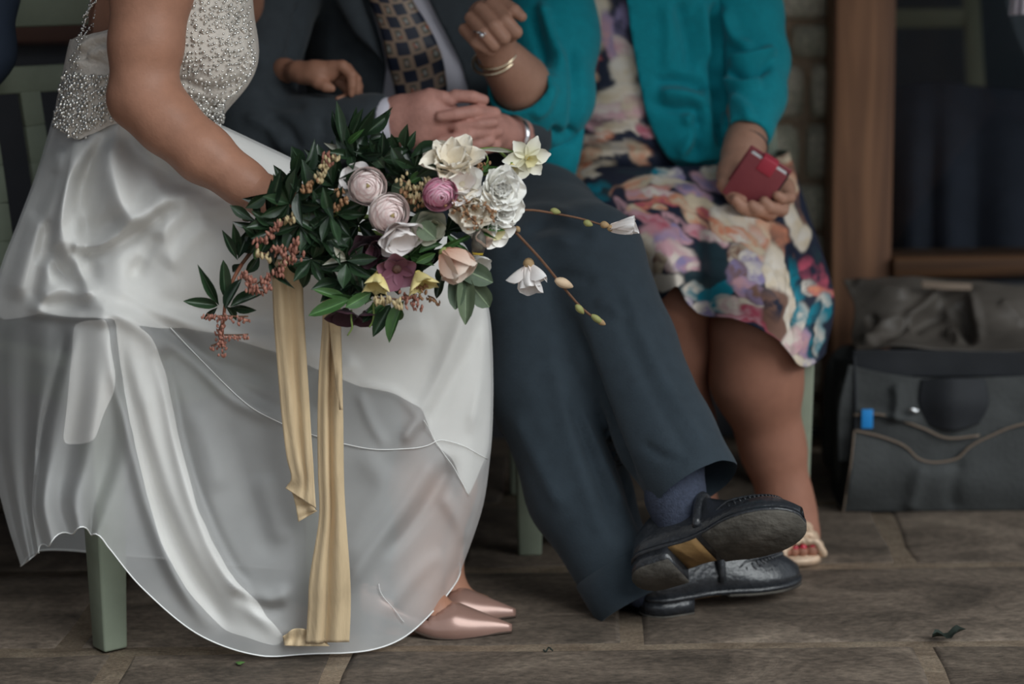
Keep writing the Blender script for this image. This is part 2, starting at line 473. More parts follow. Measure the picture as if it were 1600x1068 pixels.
# ---- floor: mortar bed with single flagstones
v, f = box(0.0, -3.7, -0.0262, 14, 12.8, 0.052)
floor = tag(mobj('floor', v, f, MORTAR, smooth=False), kind='structure')
Yj = [ground(800, 1012)[1] - .92, ground(800, 1012)[1] - .45, ground(800, 1012)[1], ground(800, 889)[1]]
Yj += [Yj[-1] + .44, Yj[-1] + .88]
def gx(px, py): return ground(px, py)[0]
rows = [
    [-2.0, -1.3, -.7, -.05, .7, 1.3, 2.0],
    [-2.0, -1.25, gx(178, 1040), gx(520, 1040), gx(1448, 1038), 1.45, 2.0],
    [-2.0, -1.2, gx(130, 990), gx(560, 960), gx(990, 975), gx(1760, 960), 2.3],
    [-2.0, -1.0, gx(330, 850), gx(720, 850), gx(1090, 850), gx(1403, 848), gx(1800, 850), 2.3],
    [-2.0, -1.3, -.6, .0, .55, 1.2, 1.8, 2.3],
]
rr = random.Random(3)
for ri, xs in enumerate(rows):
    y0, y1 = Yj[ri], Yj[ri + 1]
    for k in range(len(xs) - 1):
        x0, x1 = xs[k], xs[k + 1]
        gpx = .0135
        P = []
        def edge(a, b, n):
            for i in range(n):
                t = i / n
                P.append([a[0] + (b[0] - a[0]) * t + rr.uniform(-.004, .004), a[1] + (b[1] - a[1]) * t + rr.uniform(-.004, .004)])
        g = gpx; sk = .008
        edge((x0 + g - sk, y0 + g), (x1 - g - sk, y0 + g), 6); edge((x1 - g - sk, y0 + g), (x1 - g + sk, y1 - g), 4)
        edge((x1 - g + sk, y1 - g), (x0 + g + sk, y1 - g), 6); edge((x0 + g + sk, y1 - g), (x0 + g - sk, y0 + g), 4)
        P = np.array(P); n = len(P); c = P.mean(0)
        inn = c + (P - c) * (1 - .012 / np.maximum(np.abs(P - c).max(1), .05))[:, None]
        top = rr.uniform(.0008, .0026)
        v = np.concatenate([np.c_[P, np.full(n, -.02)], np.c_[P, np.full(n, top - .003)], np.c_[inn, np.full(n, top)]])
        f = [(i, (i + 1) % n, n + (i + 1) % n, n + i) for i in range(n)] + [(n + i, n + (i + 1) % n, 2 * n + (i + 1) % n, 2 * n + i) for i in range(n)]
        f += [tuple(2 * n + i for i in range(n))]
        mobj('flagstone', v, f, FLAG, floor, smooth=False)

# ---- porch shell, with unseen roof and left wall placed to block light
def slab(name, x0, x1, y0, y1, z0, z1, m, kind='structure', parent=None):
    v, f = box((x0 + x1) / 2, (y0 + y1) / 2, (z0 + z1) / 2, x1 - x0, y1 - y0, z1 - z0)
    o = mobj(name, v, f, m, parent, smooth=False)
    if kind: o['kind'] = kind
    return o
YB = 1.42
xs_pier = at(1176, 200, YB)[0]; xe_pier = at(1300, 200, YB)[0]
slab('shade_ceiling', -2.6, 2.8, -0.95, 2.6, 2.05, 2.15, DARKWALL)  # out of view; set low and run forward to shade figures and backdrop
slab('wall_back', -2.6, xs_pier, YB, YB + .15, 0, 2.25, DARKWALL)
slab('wall_left_blocker', -1.55, -1.45, -1.40, YB, 0, 2.25, DARKWALL)  # out of view, added to cut sky light from the left
# dark wooden dado rail behind the left chair
rail = slab('trim_1', -1.65, -.35, YB - .07, YB, at(60, 66, YB)[2], at(60, 8, YB)[2], DARKWOOD)
bevel_obj(rail, .006)

# ---- stone pier, single stones
pier = slab('wall_pier', xs_pier, xe_pier, YB + .02, YB + .2, 0, 2.25, MORTAR)
rr = random.Random(21)
z = 0.0
while z < 1.5:
    hgt = rr.uniform(.07, .13); x = xs_pier
    while x < xe_pier - .02:
        w = min(rr.uniform(.07, .17), xe_pier - x)
        if xe_pier - x - w < .05: w = xe_pier - x
        n = 10
        th = np.arange(n) * 2 * math.pi / n
        cx, cz = x + w / 2, z + hgt / 2
        e = lambda s: np.stack([cx + np.sign(np.cos(th)) * np.abs(np.cos(th)) ** .45 * (w / 2 - .006) * s, np.zeros(n), cz + np.sign(np.sin(th)) * np.abs(np.sin(th)) ** .45 * (hgt / 2 - .006) * s], 1)
        a = e(1); b = e(1); c2 = e(.72)
        a[:, 1] = YB + .03; b[:, 1] = YB + .008; c2[:, 1] = YB - rr.uniform(.004, .016)
        v = np.concatenate([a, b, c2]); f = [(k * n + (i + 1) % n, k * n + i, (k + 1) * n + i, (k + 1) * n + (i + 1) % n) for k in (0, 1) for i in range(n)] + [tuple(2 * n + i for i in range(n - 1, -1, -1))]
        mobj('stone', v, f, RUBBLE, pier)
        x += w
    z += hgt
# ---- window: oak post, sill, dark glazed room
YP = 1.30
px0, px1 = at(1300, 200, YP)[0], at(1397, 200, YP)[0]
bevel_obj(slab('trim_2', px0, px1, YP, YP + .12, 0, 2.25, OAK), .008)
zs0, zs1 = at(1480, 432, YP)[2], at(1480, 400, YP)[2]
bevel_obj(slab('trim_3', px1, 2.3, YP - .02, YP + .12, zs0, zs1, OAKH), .006)
slab('wall_under_window', px1, 2.3, YP + .01, YP + .1, 0, zs0, DARKWALL)
def glass_mat():
    m = bpy.data.materials.new('dark_window_glass'); m.use_nodes = True; nt = m.node_tree; N, L = nt.nodes, nt.links; N.remove(N['Principled BSDF'])
    out = N['Material Output']; g = N.new('ShaderNodeBsdfGlossy'); g.inputs['Roughness'].default_value = .04; g.inputs[0].default_value = (.9, .95, 1, 1)
    t = N.new('ShaderNodeBsdfTransparent'); t.inputs[0].default_value = (.85, .88, .88, 1)
    mx = N.new('ShaderNodeMixShader'); mx.inputs[0].default_value = .035
    L.new(t.outputs[0], mx.inputs[1]); L.new(g.outputs[0], mx.inputs[2]); L.new(mx.outputs[0], out.inputs['Surface'])
    return m
win = slab('window_1', px1, 2.3, YP + .05, YP + .056, zs1, 2.2, glass_mat())
DARKROOM = mat('dark_room', lin(90, 95, 104), .9, .15, 3)
slab('wall_inside', px1 - .3, 2.6, 2.55, 2.6, 0, 2.25, DARKROOM)
slab('wall_right', 2.3, 2.4, YP, 2.6, 0, 2.25, DARKROOM)
slab('floor_inside', px1 - .3, 2.4, YP + .12, 2.6, -.02, .02, DARKROOM)

# ---- chairs
CREAM = mat('olive_cream_paint', lin(120, 116, 98), .6, .1, 8)
CHAIR_MESH = {}
def bar(a, b, wa, wb, up=(0, 1, 0)):
    """tapered square bar"""
    a = np.array(a, float); b = np.array(b, float); t = b - a; t /= np.linalg.norm(t)
    x = np.cross(up, t); x /= np.linalg.norm(x); y = np.cross(t, x)
    wa = (wa, wa) if np.isscalar(wa) else wa; wb = (wb, wb) if np.isscalar(wb) else wb
    s = [(-1, -1), (1, -1), (1, 1), (-1, 1)]
    v = [a + x * i * wa[0] / 2 + y * j * wa[1] / 2 for i, j in s] + [b + x * i * wb[0] / 2 + y * j * wb[1] / 2 for i, j in s]
    return np.array(v), [(3, 2, 1, 0), (4, 5, 6, 7)] + [(i, (i + 1) % 4, 4 + (i + 1) % 4, 4 + i) for i in range(4)]
def make_chair(origin, ang, m, label, seat_h=.45, w=.42, d=.42, slats=True):
    """origin: floor point under the front-left (camera's left) leg; chair faces -y before turning by ang"""
    root = empty('wooden_chair', origin); root.rotation_euler = (0, 0, ang)
    tag(root, label, 'chair', 'painted wooden chairs')
    def add(name, key, vf, mod=.004):
        if key not in CHAIR_MESH: CHAIR_MESH[key] = np_mesh(name, vf[0], vf[1], False)
        me = CHAIR_MESH[key]
        if len(me.materials) == 0: me.materials.append(m)
        o = link(name, me, None, root)
        if me.materials[0] != m:
            o.material_slots[0].link = 'OBJECT'; o.material_slots[0].material = m
        bevel_obj(o, mod); return o
    lt, lb = .058, .040
    for (x, y, sx, sy) in ((0, 0, 0, 0), (w - .05, 0, 0, 0)):
        add('leg', ('fl', x, seat_h), bar((x, y, 0), (x, y, seat_h - .03), lb, lt))
    for x in (0.0, w - .05):
        add('leg', ('bl', x, seat_h), bar((x, d + .02, 0), (x, d - .02, seat_h), .036, .044))
        add('back_post', ('bp', x, seat_h), bar((x, d - .02, seat_h), (x + (.02 if x < .1 else -.02), d + .09, .99), (.044, .036), (.034, .03)))
    add('seat', ('seat', seat_h), box(w / 2 - .025, d / 2 - .01, seat_h - .012, w + .03, d + .04, .026), .008)
    add('apron', ('ap1', seat_h), box(w / 2 - .025, 0.0, seat_h - .055, w - .06, .022, .06))
    add('apron', ('ap2', seat_h), box(0, d / 2, seat_h - .055, .022, d - .06, .06))
    add('apron', ('ap3', seat_h), box(w - .05, d / 2, seat_h - .055, .022, d - .06, .06))
    yb = lambda z: d - .02 + .11 * (z - seat_h) / (.99 - seat_h)
    for z0, hh in ((.955, .07), (.835, .045)):
        add('rail', ('rail', z0), box(w / 2 - .025, yb(z0), z0, w - .05, .022, hh))
    for k in range(4 if slats else 0):
        x = .055 + k * (w - .16) / 3
        p = [(x + .012 * math.sin(t * math.pi), yb(seat_h + t * (.82 - seat_h)) + .02 * math.sin(t * math.pi), seat_h + t * (.82 - seat_h)) for t in np.linspace(0, 1, 7)]
        parts = [bar(p[i], p[i + 1], (.036, .014), (.036, .014)) for i in range(6)]
        add('slat', ('slat', k, seat_h), merge(parts), .002)
    return root
leg0 = ground(172, 1013)
make_chair((leg0[0], leg0[1], 0.002), math.radians(38), SAGE, 'sage green wooden chair the bride sits on, at the left')
lm = ground(846, 868)
make_chair((lm[0] - .39, lm[1], 0.002), math.radians(2), SAGE, 'sage green wooden chair hidden under the man in the dark suit')
lw = at(1252, 700, .52)
make_chair((lw[0] - .378, .53, 0.002), 0.0, SAGE, 'sage green wooden chair under the woman in the teal jacket')
# the pale chair inside, behind the glass
ci = at(1534, 60, 2.03)
make_chair((ci[0] - .37, 1.60, 0.022), 0.0, CREAM, 'olive cream chair back behind the dark window glass', slats=False)
darkenm = mat('darkening_navy', lin(52, 54, 66), .9, .2, 12)  # dark sheet added to hide the seat and keep the room dark
Gc = np.array([[(1380, 150, 1.72), (1450, 132, 1.70), (1530, 140, 1.72), (1680, 150, 1.72)], [(1380, 260, 1.58), (1450, 250, 1.55), (1530, 260, 1.56), (1680, 260, 1.56)], [(1380, 470, 1.52), (1450, 470, 1.50), (1530, 470, 1.51), (1680, 470, 1.51)]], float)
Gc = spline(np.swapaxes(spline(np.swapaxes(Gc, 0, 1), 60), 0, 1), 50); Gc[:, :, 2] += .02 * np.sin(np.linspace(0, 22, 60))[None] * np.linspace(.2, 1, 50)[:, None]
o = mobj('darkening_sheet', atn(Gc.reshape(-1, 3)), grid_faces(50, 60), darkenm); _m = o.modifiers.new('thick', 'SOLIDIFY'); _m.thickness = .012
tag(o, 'dark navy sheet added over the chair to darken the room behind the glass', 'dark sheet')

# ================================================================== THE BRIDE
SATIN = mat('ivory_satin', lin(234, 231, 226), .42, .03, 5, spec=.35, sheen=.25)
CHIFFON = sheer('ivory_chiffon', (.89, .89, .885), .46)
PIPING = mat('rolled_hem_white', lin(244, 244, 242), .6)
BODICEM = mat('champagne_bodice', lin(216, 207, 197), .6, .12, 60, bump=.25, bscale=200)
BEAD = mat('silver_crystal', (.80, .78, .74), .18, .25, 300, metal=.85, spec=.6)
PEARL = mat('pearl_bead', lin(238, 230, 220), .25, spec=.6, coat=.5)
bride = empty('person', (*at(200, 480, .15)[:2], 0))
tag(bride, 'woman in a beaded ivory wedding gown holding the bouquet, seated at the left', 'person', 'people seated side by side')
def kid(name, v, f, m, smooth=True, root=None):
    return adopt(mobj(name, v, f, m, None, smooth), root or bride)

# ---- body: one continuous skin mesh
B = []
B += [el(at(190, 345, .18), (.09, .10, .09), .05)]
B += pchain([(195, 320, .19), (215, 170, .18), (265, 40, .17), (282, -60, .17)], [.070, .075, .112, .105], .05, (0, 1, 0), .92)
B += pchain([(282, -60, .17), (272, -130, .17), (268, -200, .17)], [.09, .055, .05], .05)
B += pchain([(275, -95, .17), (245, -95, .03)], [.07, .06], .05)
B += pchain([(245, -95, .02), (237, -20, -.02), (228, 70, -.04), (222, 148, -.05)], [.060, .056, .049, .042], .03)
B += [rc(at(226, 152, -.05), at(208, 160, -.045), .040, .028, .03)]
B += pchain([(224, 152, -.05), (262, 192, -.07), (318, 240, -.09), (378, 284, -.105), (408, 303, -.11)], [.042, .0415, .038, .029, .026], .03)
# far arm, passed through the man's elbow
B += pchain([(300, -95, .22), (345, -90, .34), (362, 0, .56), (366, 95, .70)], [.06, .055, .048, .04], .03)
B += pchain([(366, 95, .70), (405, 108, .64), (444, 110, .545), (466, 112, .51)], [.034, .026, .0175, .0165], .02)
# legs
B += pchain([(205, 370, .10), (450, 437, .09), (690, 498, .09)], [.066, .062, .052], .04)
B += pchain([(205, 370, .24), (450, 436, .21), (672, 492, .17)], [.066, .062, .050], .04)
B += pchain([(690, 498, .09), (684, 600, .085), (665, 760, .075), (652, 900, .06), (655, 945, .055)], [.052, .050, .048, .034, .031], .04)
B += pchain([(672, 492, .17), (680, 600, .175), (692, 760, .17), (684, 890, .16), (690, 925, .155)], [.052, .050, .046, .032, .030], .04)
def foot(ank, toe):
    a, t = np.array(ank), np.array(toe)
    heel = a + np.array([-.035, .0, -.045]); d = (t - a); d[2] = 0; d /= np.linalg.norm(d)
    return [rc(a, a + d * .05 + [0, 0, -.028], .031, .028, .02), rc(a + d * .05 + [0, 0, -.028], t - d * .055 + [0, 0, .016], .028, .017, .02, (0, 0, 1), 1.15), rc(a, heel, .03, .026, .02)]
toeN = ground(800, 990, .0); toeF = ground(806, 966, .0)
ankN = at(655, 945, .055); ankF = at(692, 925, .155)
B += foot(ankN, toeN) + foot(ankF, toeF)
_body = sdf(B, .0055, 2)
# hands (finer mesh, run into the wrists)
Hr = pchain([(378, 284, -.105), (408, 303, -.11), (436, 318, -.12), (462, 330, -.12)], [.029, .026, .030, .028], .02)
for i, (dx, dy) in enumerate([(0, -6), (4, 6), (4, 18), (0, 29)]):
    x, y = 456 + dx, 314 + dy
    Hr += pchain([(x, y, -.135), (x + 24, y + 2, -.155), (x + 27, y + 8, -.185), (x + 8, y + 10, -.198)], [.0100, .0092, .0085, .0075], .003)
Hr += pchain([(432, 306, -.12), (452, 296, -.15), (474, 300, -.17)], [.013, .011, .0095], .006)
_hr = sdf(Hr, .003, 2)
Hl = pchain([(425, 109, .59), (444, 110, .545), (466, 112, .505), (492, 112, .49), (520, 108, .484)], [.0215, .0175, .0165, .0175, .0150], .012)
Hl += pchain([(474, 118, .492), (500, 118, .486), (516, 118, .486)], [.014, .015, .010], .010)
HB = lambda pts, rad, k=.0025: pchain(pts, rad, k)
Hl += HB([(482, 118, .486), (498, 129, .474), (509, 135, .468), (518, 138, .466)], [.0120, .0105, .0090, .0072], .006)
Hl += HB([(520, 104, .480), (535, 103, .474), (549, 117, .468), (550, 134, .467), (549, 147, .468)], [.0105, .0100, .0088, .0078, .0064])
Hl += HB([(522, 108, .492), (542, 107, .488), (557, 124, .480), (558, 140, .480), (556, 152, .482)], [.0100, .0095, .0084, .0074, .0062])
Hl += HB([(520, 114, .500), (540, 116, .500), (560, 134, .494), (560, 148, .490), (548, 155, .486)], [.0095, .0090, .0080, .0070, .0060])
Hl += HB([(516, 118, .506), (532, 130, .505), (548, 146, .494), (538, 153, .480), (528, 155, .474)], [.0090, .0082, .0074, .0066, .0056])
v, f = join(_body, _hr, sdf(Hl, .0024, 2)); kid('body', v, f, SKIN_BRIDE)

# ---- bodice
T = []
T += pchain([(192, 260, .17), (212, 178, .17), (258, 60, .17), (280, -60, .17)], [.112, .108, .124, .112], .05, (0, 1, 0), .92)
T += [el(at(324, 90, .105), (.070, .07, .066), .045), el(at(330, 86, .23), (.066, .07, .066), .045)]
T += [el(at(205, 115, .17), (.075, .11, .09), .05)]
v, f = sdf(T, .006, 2)
q = proj(v[f].mean(1))
keep = (q[:, 1] > -140) & (q[:, 1] < np.interp(q[:, 0], [60, 92, 120, 180, 260, 350], [196, 202, 220, 192, 205, 228]))
back = in_poly(q, [(40, -200), (178, -200), (200, 40), (150, 50), (110, 62), (40, 70)])       # open lace back
v, f = drop_faces(v, f, ~keep | back)
v = smooth_edge(v, f, 8)
v = creases(v, f, [([(120, 104), (150, 82), (178, 74)], 6, .012), ([(125, 92), (150, 74), (178, 66)], 4, -.010), ([(122, 88), (150, 98), (180, 112)], 5, -.012), ([(125, 78), (150, 62), (178, 55)], 6, .010),
                   ([(270, 118), (310, 136), (350, 140), (385, 120)], 7, -.010), ([(285, 148), (320, 160), (345, 158)], 6, -.006)])
fr = frontal(v, f, .05); nb = vnormals(v, f); qv = proj(v)
bod = kid('bodice', v, f, BODICEM)
ICO = None
def bead_mesh(pts, rad, name, m, parent):
    bm = bmesh.new(); bmesh.ops.create_icosphere(bm, subdivisions=1, radius=1); bm.verts.index_update()
    bv = np.array([x.co[:] for x in bm.verts]); bf = np.array([[x.index for x in g.verts] for g in bm.faces]); bm.free()
    pts = np.asarray(pts); rad = np.asarray(rad); n = len(pts)
    vv = (pts[:, None] + bv[None] * rad[:, None, None]).reshape(-1, 3)
    ff = (bf[None] + (np.arange(n) * len(bv))[:, None, None]).reshape(-1, 3)
    o = mobj(name, vv, ff, m, None, True); o['kind'] = 'stuff'
    adopt_sub(o, parent); return o
def adopt_sub(o, parent):
    o.parent = parent
    o.matrix_parent_inverse = (parent.parent.matrix_world if False else Matrix.Identity(4))
    return o
belt = [(102, 112), (140, 120), (180, 118), (270, 130), (300, 150), (345, 158), (350, 200), (338, 228), (290, 210), (180, 182), (120, 218), (86, 196)]
top = [(283, -20), (380, -20), (398, 100), (372, 140), (345, 160), (300, 146), (262, 128), (262, 90), (292, 30)]
edgeL = [(108, 122), (114, 92), (124, 62), (132, 40), (142, -10), (150, -12), (142, 44), (128, 70), (120, 100), (140, 122)]
pts, rad, pp, pr = [], [], [], []
fi = np.where(fr)[0]
rs = np.random.RandomState(5)
def scatter(poly, n, rmin, rmax, P, Rr, mind):
    c = fi[in_poly(qv[fi], poly)]
    if len(c) == 0: return
    got = []
    for _ in range(n * 8):
        i = c[rs.randint(len(c))]
        p = v[i] + rs.normal(size=3) * .002
        if all((p - g) @ (p - g) > mind ** 2 for g in got[-400:]):
            got.append(p); P.append(p + nb[i] * .001); Rr.append(rs.uniform(rmin, rmax))
        if len(got) >= n: break
scatter(belt, 900, .0022, .0046, pts, rad, .0052)
scatter(top, 460, .0016, .0036, pts, rad, .0070)
scatter(top, 60, .0026, .0036, pp, pr, .02)
scatter(belt, 60, .0028, .0042, pp, pr, .02)
scatter(edgeL, 60, .0018, .0032, pts, rad, .007)
# scroll lines of tiny beads over the bodice
for (cx, cy, r0, ph) in [(318, 30, 22, 0), (352, 58, 24, 2), (300, 75, 20, 4), (335, 100, 22, 1), (366, 95, 18, 3), (345, 15, 18, 5), (305, 110, 15, 2.5), (368, 30, 15, 1.2)]:
    for t in np.linspace(0, 1, 34):
        a = ph + t * 7.5; r = r0 * (1 - .75 * t)
        p, i = snap(v, fr, cx + r * math.cos(a), cy + r * math.sin(a), .0012, nb); pts.append(p); rad.append(.0019)
# beaded front edge
for t in np.linspace(0, 1, 46):
    e = spline([(376, -10), (386, 50), (397, 98), (376, 138), (344, 164), (338, 192), (347, 220)], 46)[int(t * 45)]
    p, i = snap(v, fr, e[0], e[1], .001, nb); pts.append(p); rad.append(rs.uniform(.0024, .0042))
# lace strands of the open back
for e in ([(112, 110), (120, 80), (128, 50), (138, 20), (148, -30)], [(120, 60), (140, 45), (150, 20), (156, -20)], [(130, 48), (136, 20), (146, 6), (160, -5)]):
    for x, y in spline(e, 34):
        pts.append(at(x + rs.normal() * 1.5, y, .10 + rs.normal() * .002)); rad.append(rs.uniform(.0013, .0028))
bead_mesh(pts, rad, 'crystal_beads', BEAD, bod)
bead_mesh(pp, pr, 'pearl_beads', PEARL, bod)

# ---- skirt: outer chiffon, opaque satin lining where the photo shows it, hem
Cc = [  # columns waist -> hem, each point (px, py, Y)
 [(88, 190, .20), (58, 262, .20), (28, 345, .16), (-6, 435, .13), (-30, 560, .13), (-22, 690, .13), (6, 800, .12), (32, 886, .10)],
 [(112, 206, .12), (86, 300, .10), (66, 390, .06), (52, 470, .02), (46, 580, .02), (42, 700, .03), (44, 790, .05), (55, 868, .04)],
 [(135, 212, .07), (112, 300, .04), (102, 400, .03), (104, 478, -.03), (92, 590, -.06), (70, 705, -.05), (60, 790, -.06), (72, 852, -.06)],
 [(162, 202, .05), (152, 300, .01), (148, 400, -.01), (158, 482, -.10), (150, 595, -.12), (130, 715, -.10), (115, 780, -.105), (122, 828, -.105)],
 [(195, 190, .045), (210, 292, .0), (215, 400, -.02), (222, 488, -.09), (222, 600, -.105), (205, 722, -.105), (180, 800, -.11), (160, 846, -.11)],
 [(230, 190, .045), (272, 292, .0), (290, 400, -.025), (305, 498, -.055), (302, 620, -.085), (282, 750, -.10), (255, 850, -.11), (222, 920, -.115)],
 [(262, 196, .05), (338, 295, .01), (368, 392, -.02), (388, 500, -.045), (390, 620, -.075), (372, 760, -.09), (348, 890, -.10), (315, 996, -.10)],
 [(292, 204, .06), (408, 305, .02), (448, 395, -.015), (474, 500, -.035), (478, 620, -.06), (470, 760, -.075), (455, 900, -.085), (420, 1028, -.083)],
 [(312, 210, .07), (478, 315, .03), (538, 402, -.01), (566, 498, -.03), (576, 620, -.045), (576, 755, -.055), (564, 890, -.06), (540, 1024, -.072)],
 [(328, 215, .08), (556, 328, .04), (626, 405, .0), (656, 490, -.02), (668, 612, -.02), (668, 745, -.02), (655, 868, -.015), (622, 1003, -.035)],
 [(340, 219, .09), (636, 345, .07), (702, 410, .04), (732, 486, .01), (744, 604, .015), (740, 724, .02), (722, 830, .03), (682, 950, .035)],
 [(346, 222, .11), (682, 352, .12), (738, 412, .11), (764, 486, .10), (770, 590, .10), (766, 700, .10), (752, 795, .10), (718, 893, .10)],
 [(340, 222, .20), (640, 352, .27), (690, 410, .29), (715, 490, .29), (718, 600, .28), (714, 700, .26), (702, 790, .24), (680, 872, .22)],
 [(290, 216, .26), (470, 330, .34), (520, 405, .36), (545, 490, .37), (550, 600, .36), (540, 720, .34), (510, 820, .32), (480, 890, .30)],
 [(220, 205, .28), (270, 320, .36), (290, 400, .37), (300, 490, .38), (300, 600, .37), (280, 720, .36), (250, 810, .34), (220, 870, .32)],
 [(130, 200, .27), (110, 300, .34), (90, 380, .36), (80, 470, .37), (70, 590, .35), (60, 700, .32), (60, 790, .28), (70, 860, .25)],
 [(88, 190, .20), (58, 262, .20), (28, 345, .16), (-6, 435, .13), (-30, 560, .13), (-22, 690, .13), (6, 800, .12), (32, 886, .10)],
]
C3 = np.array(Cc, float); C3[:, 0, 1] -= 26; C3[:, 0, 2] += .014; C3[1:8, 1:3, 2] -= .03                       # cols, rows, 3
NR, NCd = 210, 420
A = spline(C3, NCd)                            # interpolate across columns
Bq = spline(np.swapaxes(A, 0, 1), NR)          # rows x cols x 3
# scalloped folds of the hem, stronger toward the floor
tt = np.linspace(0, 1, NR)[:, None]; uu = np.linspace(0, 16, NCd)[None]
def rip(u0, u1, freq, amp, ph): 
    w = np.clip((uu - u0) * 3, 0, 1) * np.clip((u1 - uu) * 3, 0, 1)
    return w * amp * np.sin(uu * freq + ph)
fold = (rip(.2, 4.0, 7.5, .020, .4) + rip(3.6, 10.5, 4.2, .006, 1.0) + rip(10.2, 12.0, 6, .008, 0)) * np.clip((tt - .42) / .5, 0, 1) ** 1.1
fold += rip(.4, 5.0, 6.0, .010, 2.0) * np.clip(1 - abs(tt - .22) / .25, 0, 1)
Bq[:, :, 2] += fold
Bq[:, :, 1] += rip(1.2, 4.2, 9.0, 5, 1.2) * np.clip((tt - .8) / .2, 0, 1) ** 2
Bq[:, :, 0] += rip(1.2, 4.2, 9.0, 3, 2.6) * np.clip((tt - .6) / .4, 0, 1) ** 2
vs = atn(Bq.reshape(-1, 3)); vs[:, 2] = np.maximum(vs[:, 2], .006)
fs = grid_faces(NR, NCd)[:, ::-1]
_fm = frontal(vs, fs).reshape(NR, NCd)[:, 60:270].mean(); print('SKIRT FRONTAL', _fm)
if _fm < .5: fs = fs[:, ::-1]
lines = [
 # (points, width px, amplitude m, kind)   -- gathers falling from the waist
 ([(128, 218), (112, 270), (100, 330), (98, 420)], 12, .018), ([(150, 212), (138, 300), (135, 400), (150, 450)], 10, -.020),
 ([(100, 230), (82, 290), (62, 350)], 12, .016), ([(88, 260), (60, 330), (52, 345)], 8, -.016), ([(60, 330), (40, 400), (20, 470)], 12, .014), ([(80, 345), (62, 420), (52, 480)], 9, -.015),
 ([(165, 205), (172, 270), (200, 330), (250, 350)], 15, .018), ([(178, 200), (150, 240), (128, 280), (122, 340)], 8, -.014),
 ([(185, 195), (215, 235), (270, 275), (330, 290)], 12, -.014), ([(210, 195), (260, 240), (330, 272), (370, 280)], 12, .012),
 ([(130, 260), (125, 330), (150, 360), (200, 340)], 14, -.016), ([(100, 355), (112, 385), (150, 385), (200, 352), (260, 312), (330, 296)], 13, .016, 'r'),
 ([(105, 375), (118, 395), (160, 395), (215, 362), (275, 322)], 7, -.016), ([(210, 420), (240, 380), (270, 345), (310, 315)], 14, .010),
 ([(205, 440), (225, 400), (250, 365)], 8, -.008), ([(85, 380), (90, 420), (118, 445), (125, 460)], 9, -.018), ([(70, 400), (62, 450), (58, 500)], 10, .013),
 ([(300, 330), (360, 320), (400, 330)], 12, .007), ([(330, 345), (300, 370), (260, 420)], 14, .006),
 # seat edge ridge and the folds that fan out from it
 ([(60, 470), (100, 448), (130, 452), (140, 470)], 10, .014), ([(62, 486), (110, 494), (150, 497), (175, 508)], 7, .012), ([(60, 478), (110, 476), (140, 482)], 6, -.012),
 ([(118, 505), (100, 560), (80, 640), (64, 720), (50, 840)], 9, .016), ([(108, 515), (92, 580), (70, 660), (56, 740)], 7, -.020),
 ([(140, 470), (190, 495), (230, 520), (262, 560)], 12, .012), ([(150, 462), (210, 482), (270, 515), (330, 560), (430, 600)], 10, -.012),
 ([(170, 480), (240, 490), (320, 510), (430, 545), (520, 555)], 13, .012), ([(230, 470), (330, 490), (430, 500)], 14, -.008), ([(330, 500), (430, 525), (500, 535)], 9, .008),
 ([(245, 520), (300, 560), (360, 620), (430, 655), (445, 660)], 8, .012), ([(265, 520), (330, 570), (400, 620), (440, 635)], 7, -.008),
 ([(168, 515), (182, 600), (205, 690), (235, 800), (275, 900), (330, 985)], 9, .013), ([(180, 520), (198, 610), (222, 700), (258, 810), (300, 900), (360, 985)], 9, -.013),
 ([(235, 540), (258, 600), (275, 690), (305, 790), (350, 885), (420, 970), (450, 1003)], 11, .017), ([(250, 545), (272, 620), (290, 700), (322, 800), (365, 890), (440, 985)], 8, -.016),
 ([(215, 560), (240, 680), (275, 790), (330, 890), (400, 975)], 16, .010), ([(360, 905), (410, 935), (440, 930), (445, 912)], 9, .010), ([(365, 925), (410, 952), (446, 945)], 7, -.010),
 ([(350, 640), (370, 720), (400, 800), (430, 880)], 16, -.006), ([(300, 640), (325, 700), (345, 770)], 12, .005), ([(410, 740), (425, 800), (440, 850)], 14, .006),
 # over the knees
 ([(740, 420), (735, 470), (700, 560), (665, 640), (600, 720)], 12, .009), ([(752, 470), (735, 540), (690, 620), (640, 700)], 9, -.007), ([(763, 500), (752, 600), (735, 680)], 9, .008),
 ([(560, 700), (600, 760), (560, 830), (540, 890)], 16, .006), ([(690, 700), (640, 780), (580, 860), (530, 930)], 13, .012), ([(710, 715), (660, 795), (600, 870)], 9, -.010),
 ([(560, 610), (580, 660), (605, 700)], 6, .005), ([(630, 690), (650, 665), (670, 655)], 6, .008), ([(560, 560), (520, 590), (500, 640)], 12, .006), ([(560, 600), (620, 615), (660, 660)], 5, .004),
 ([(690, 770), (720, 820), (730, 850)], 9, .006), ([(540, 500), (600, 520), (680, 510)], 18, .006), ([(600, 960), (650, 900), (690, 860)], 10, .005),
]
vs = creases(vs, fs, [(l[0], l[1] * 1.25, l[2] * (1.8 if i < 19 else 1.4)) + tuple(l[3:]) for i, l in enumerate(lines)], view_dir=True)
vs = relax(vs, fs, 3)
nrm = vnormals(vs, fs)
qs = proj(vs)
wr = wnoise(vs, 26, 4, 2) * .0011
vs = vs + nrm * wr[:, None]
vs[:, 2] = np.maximum(vs[:, 2], .0055)
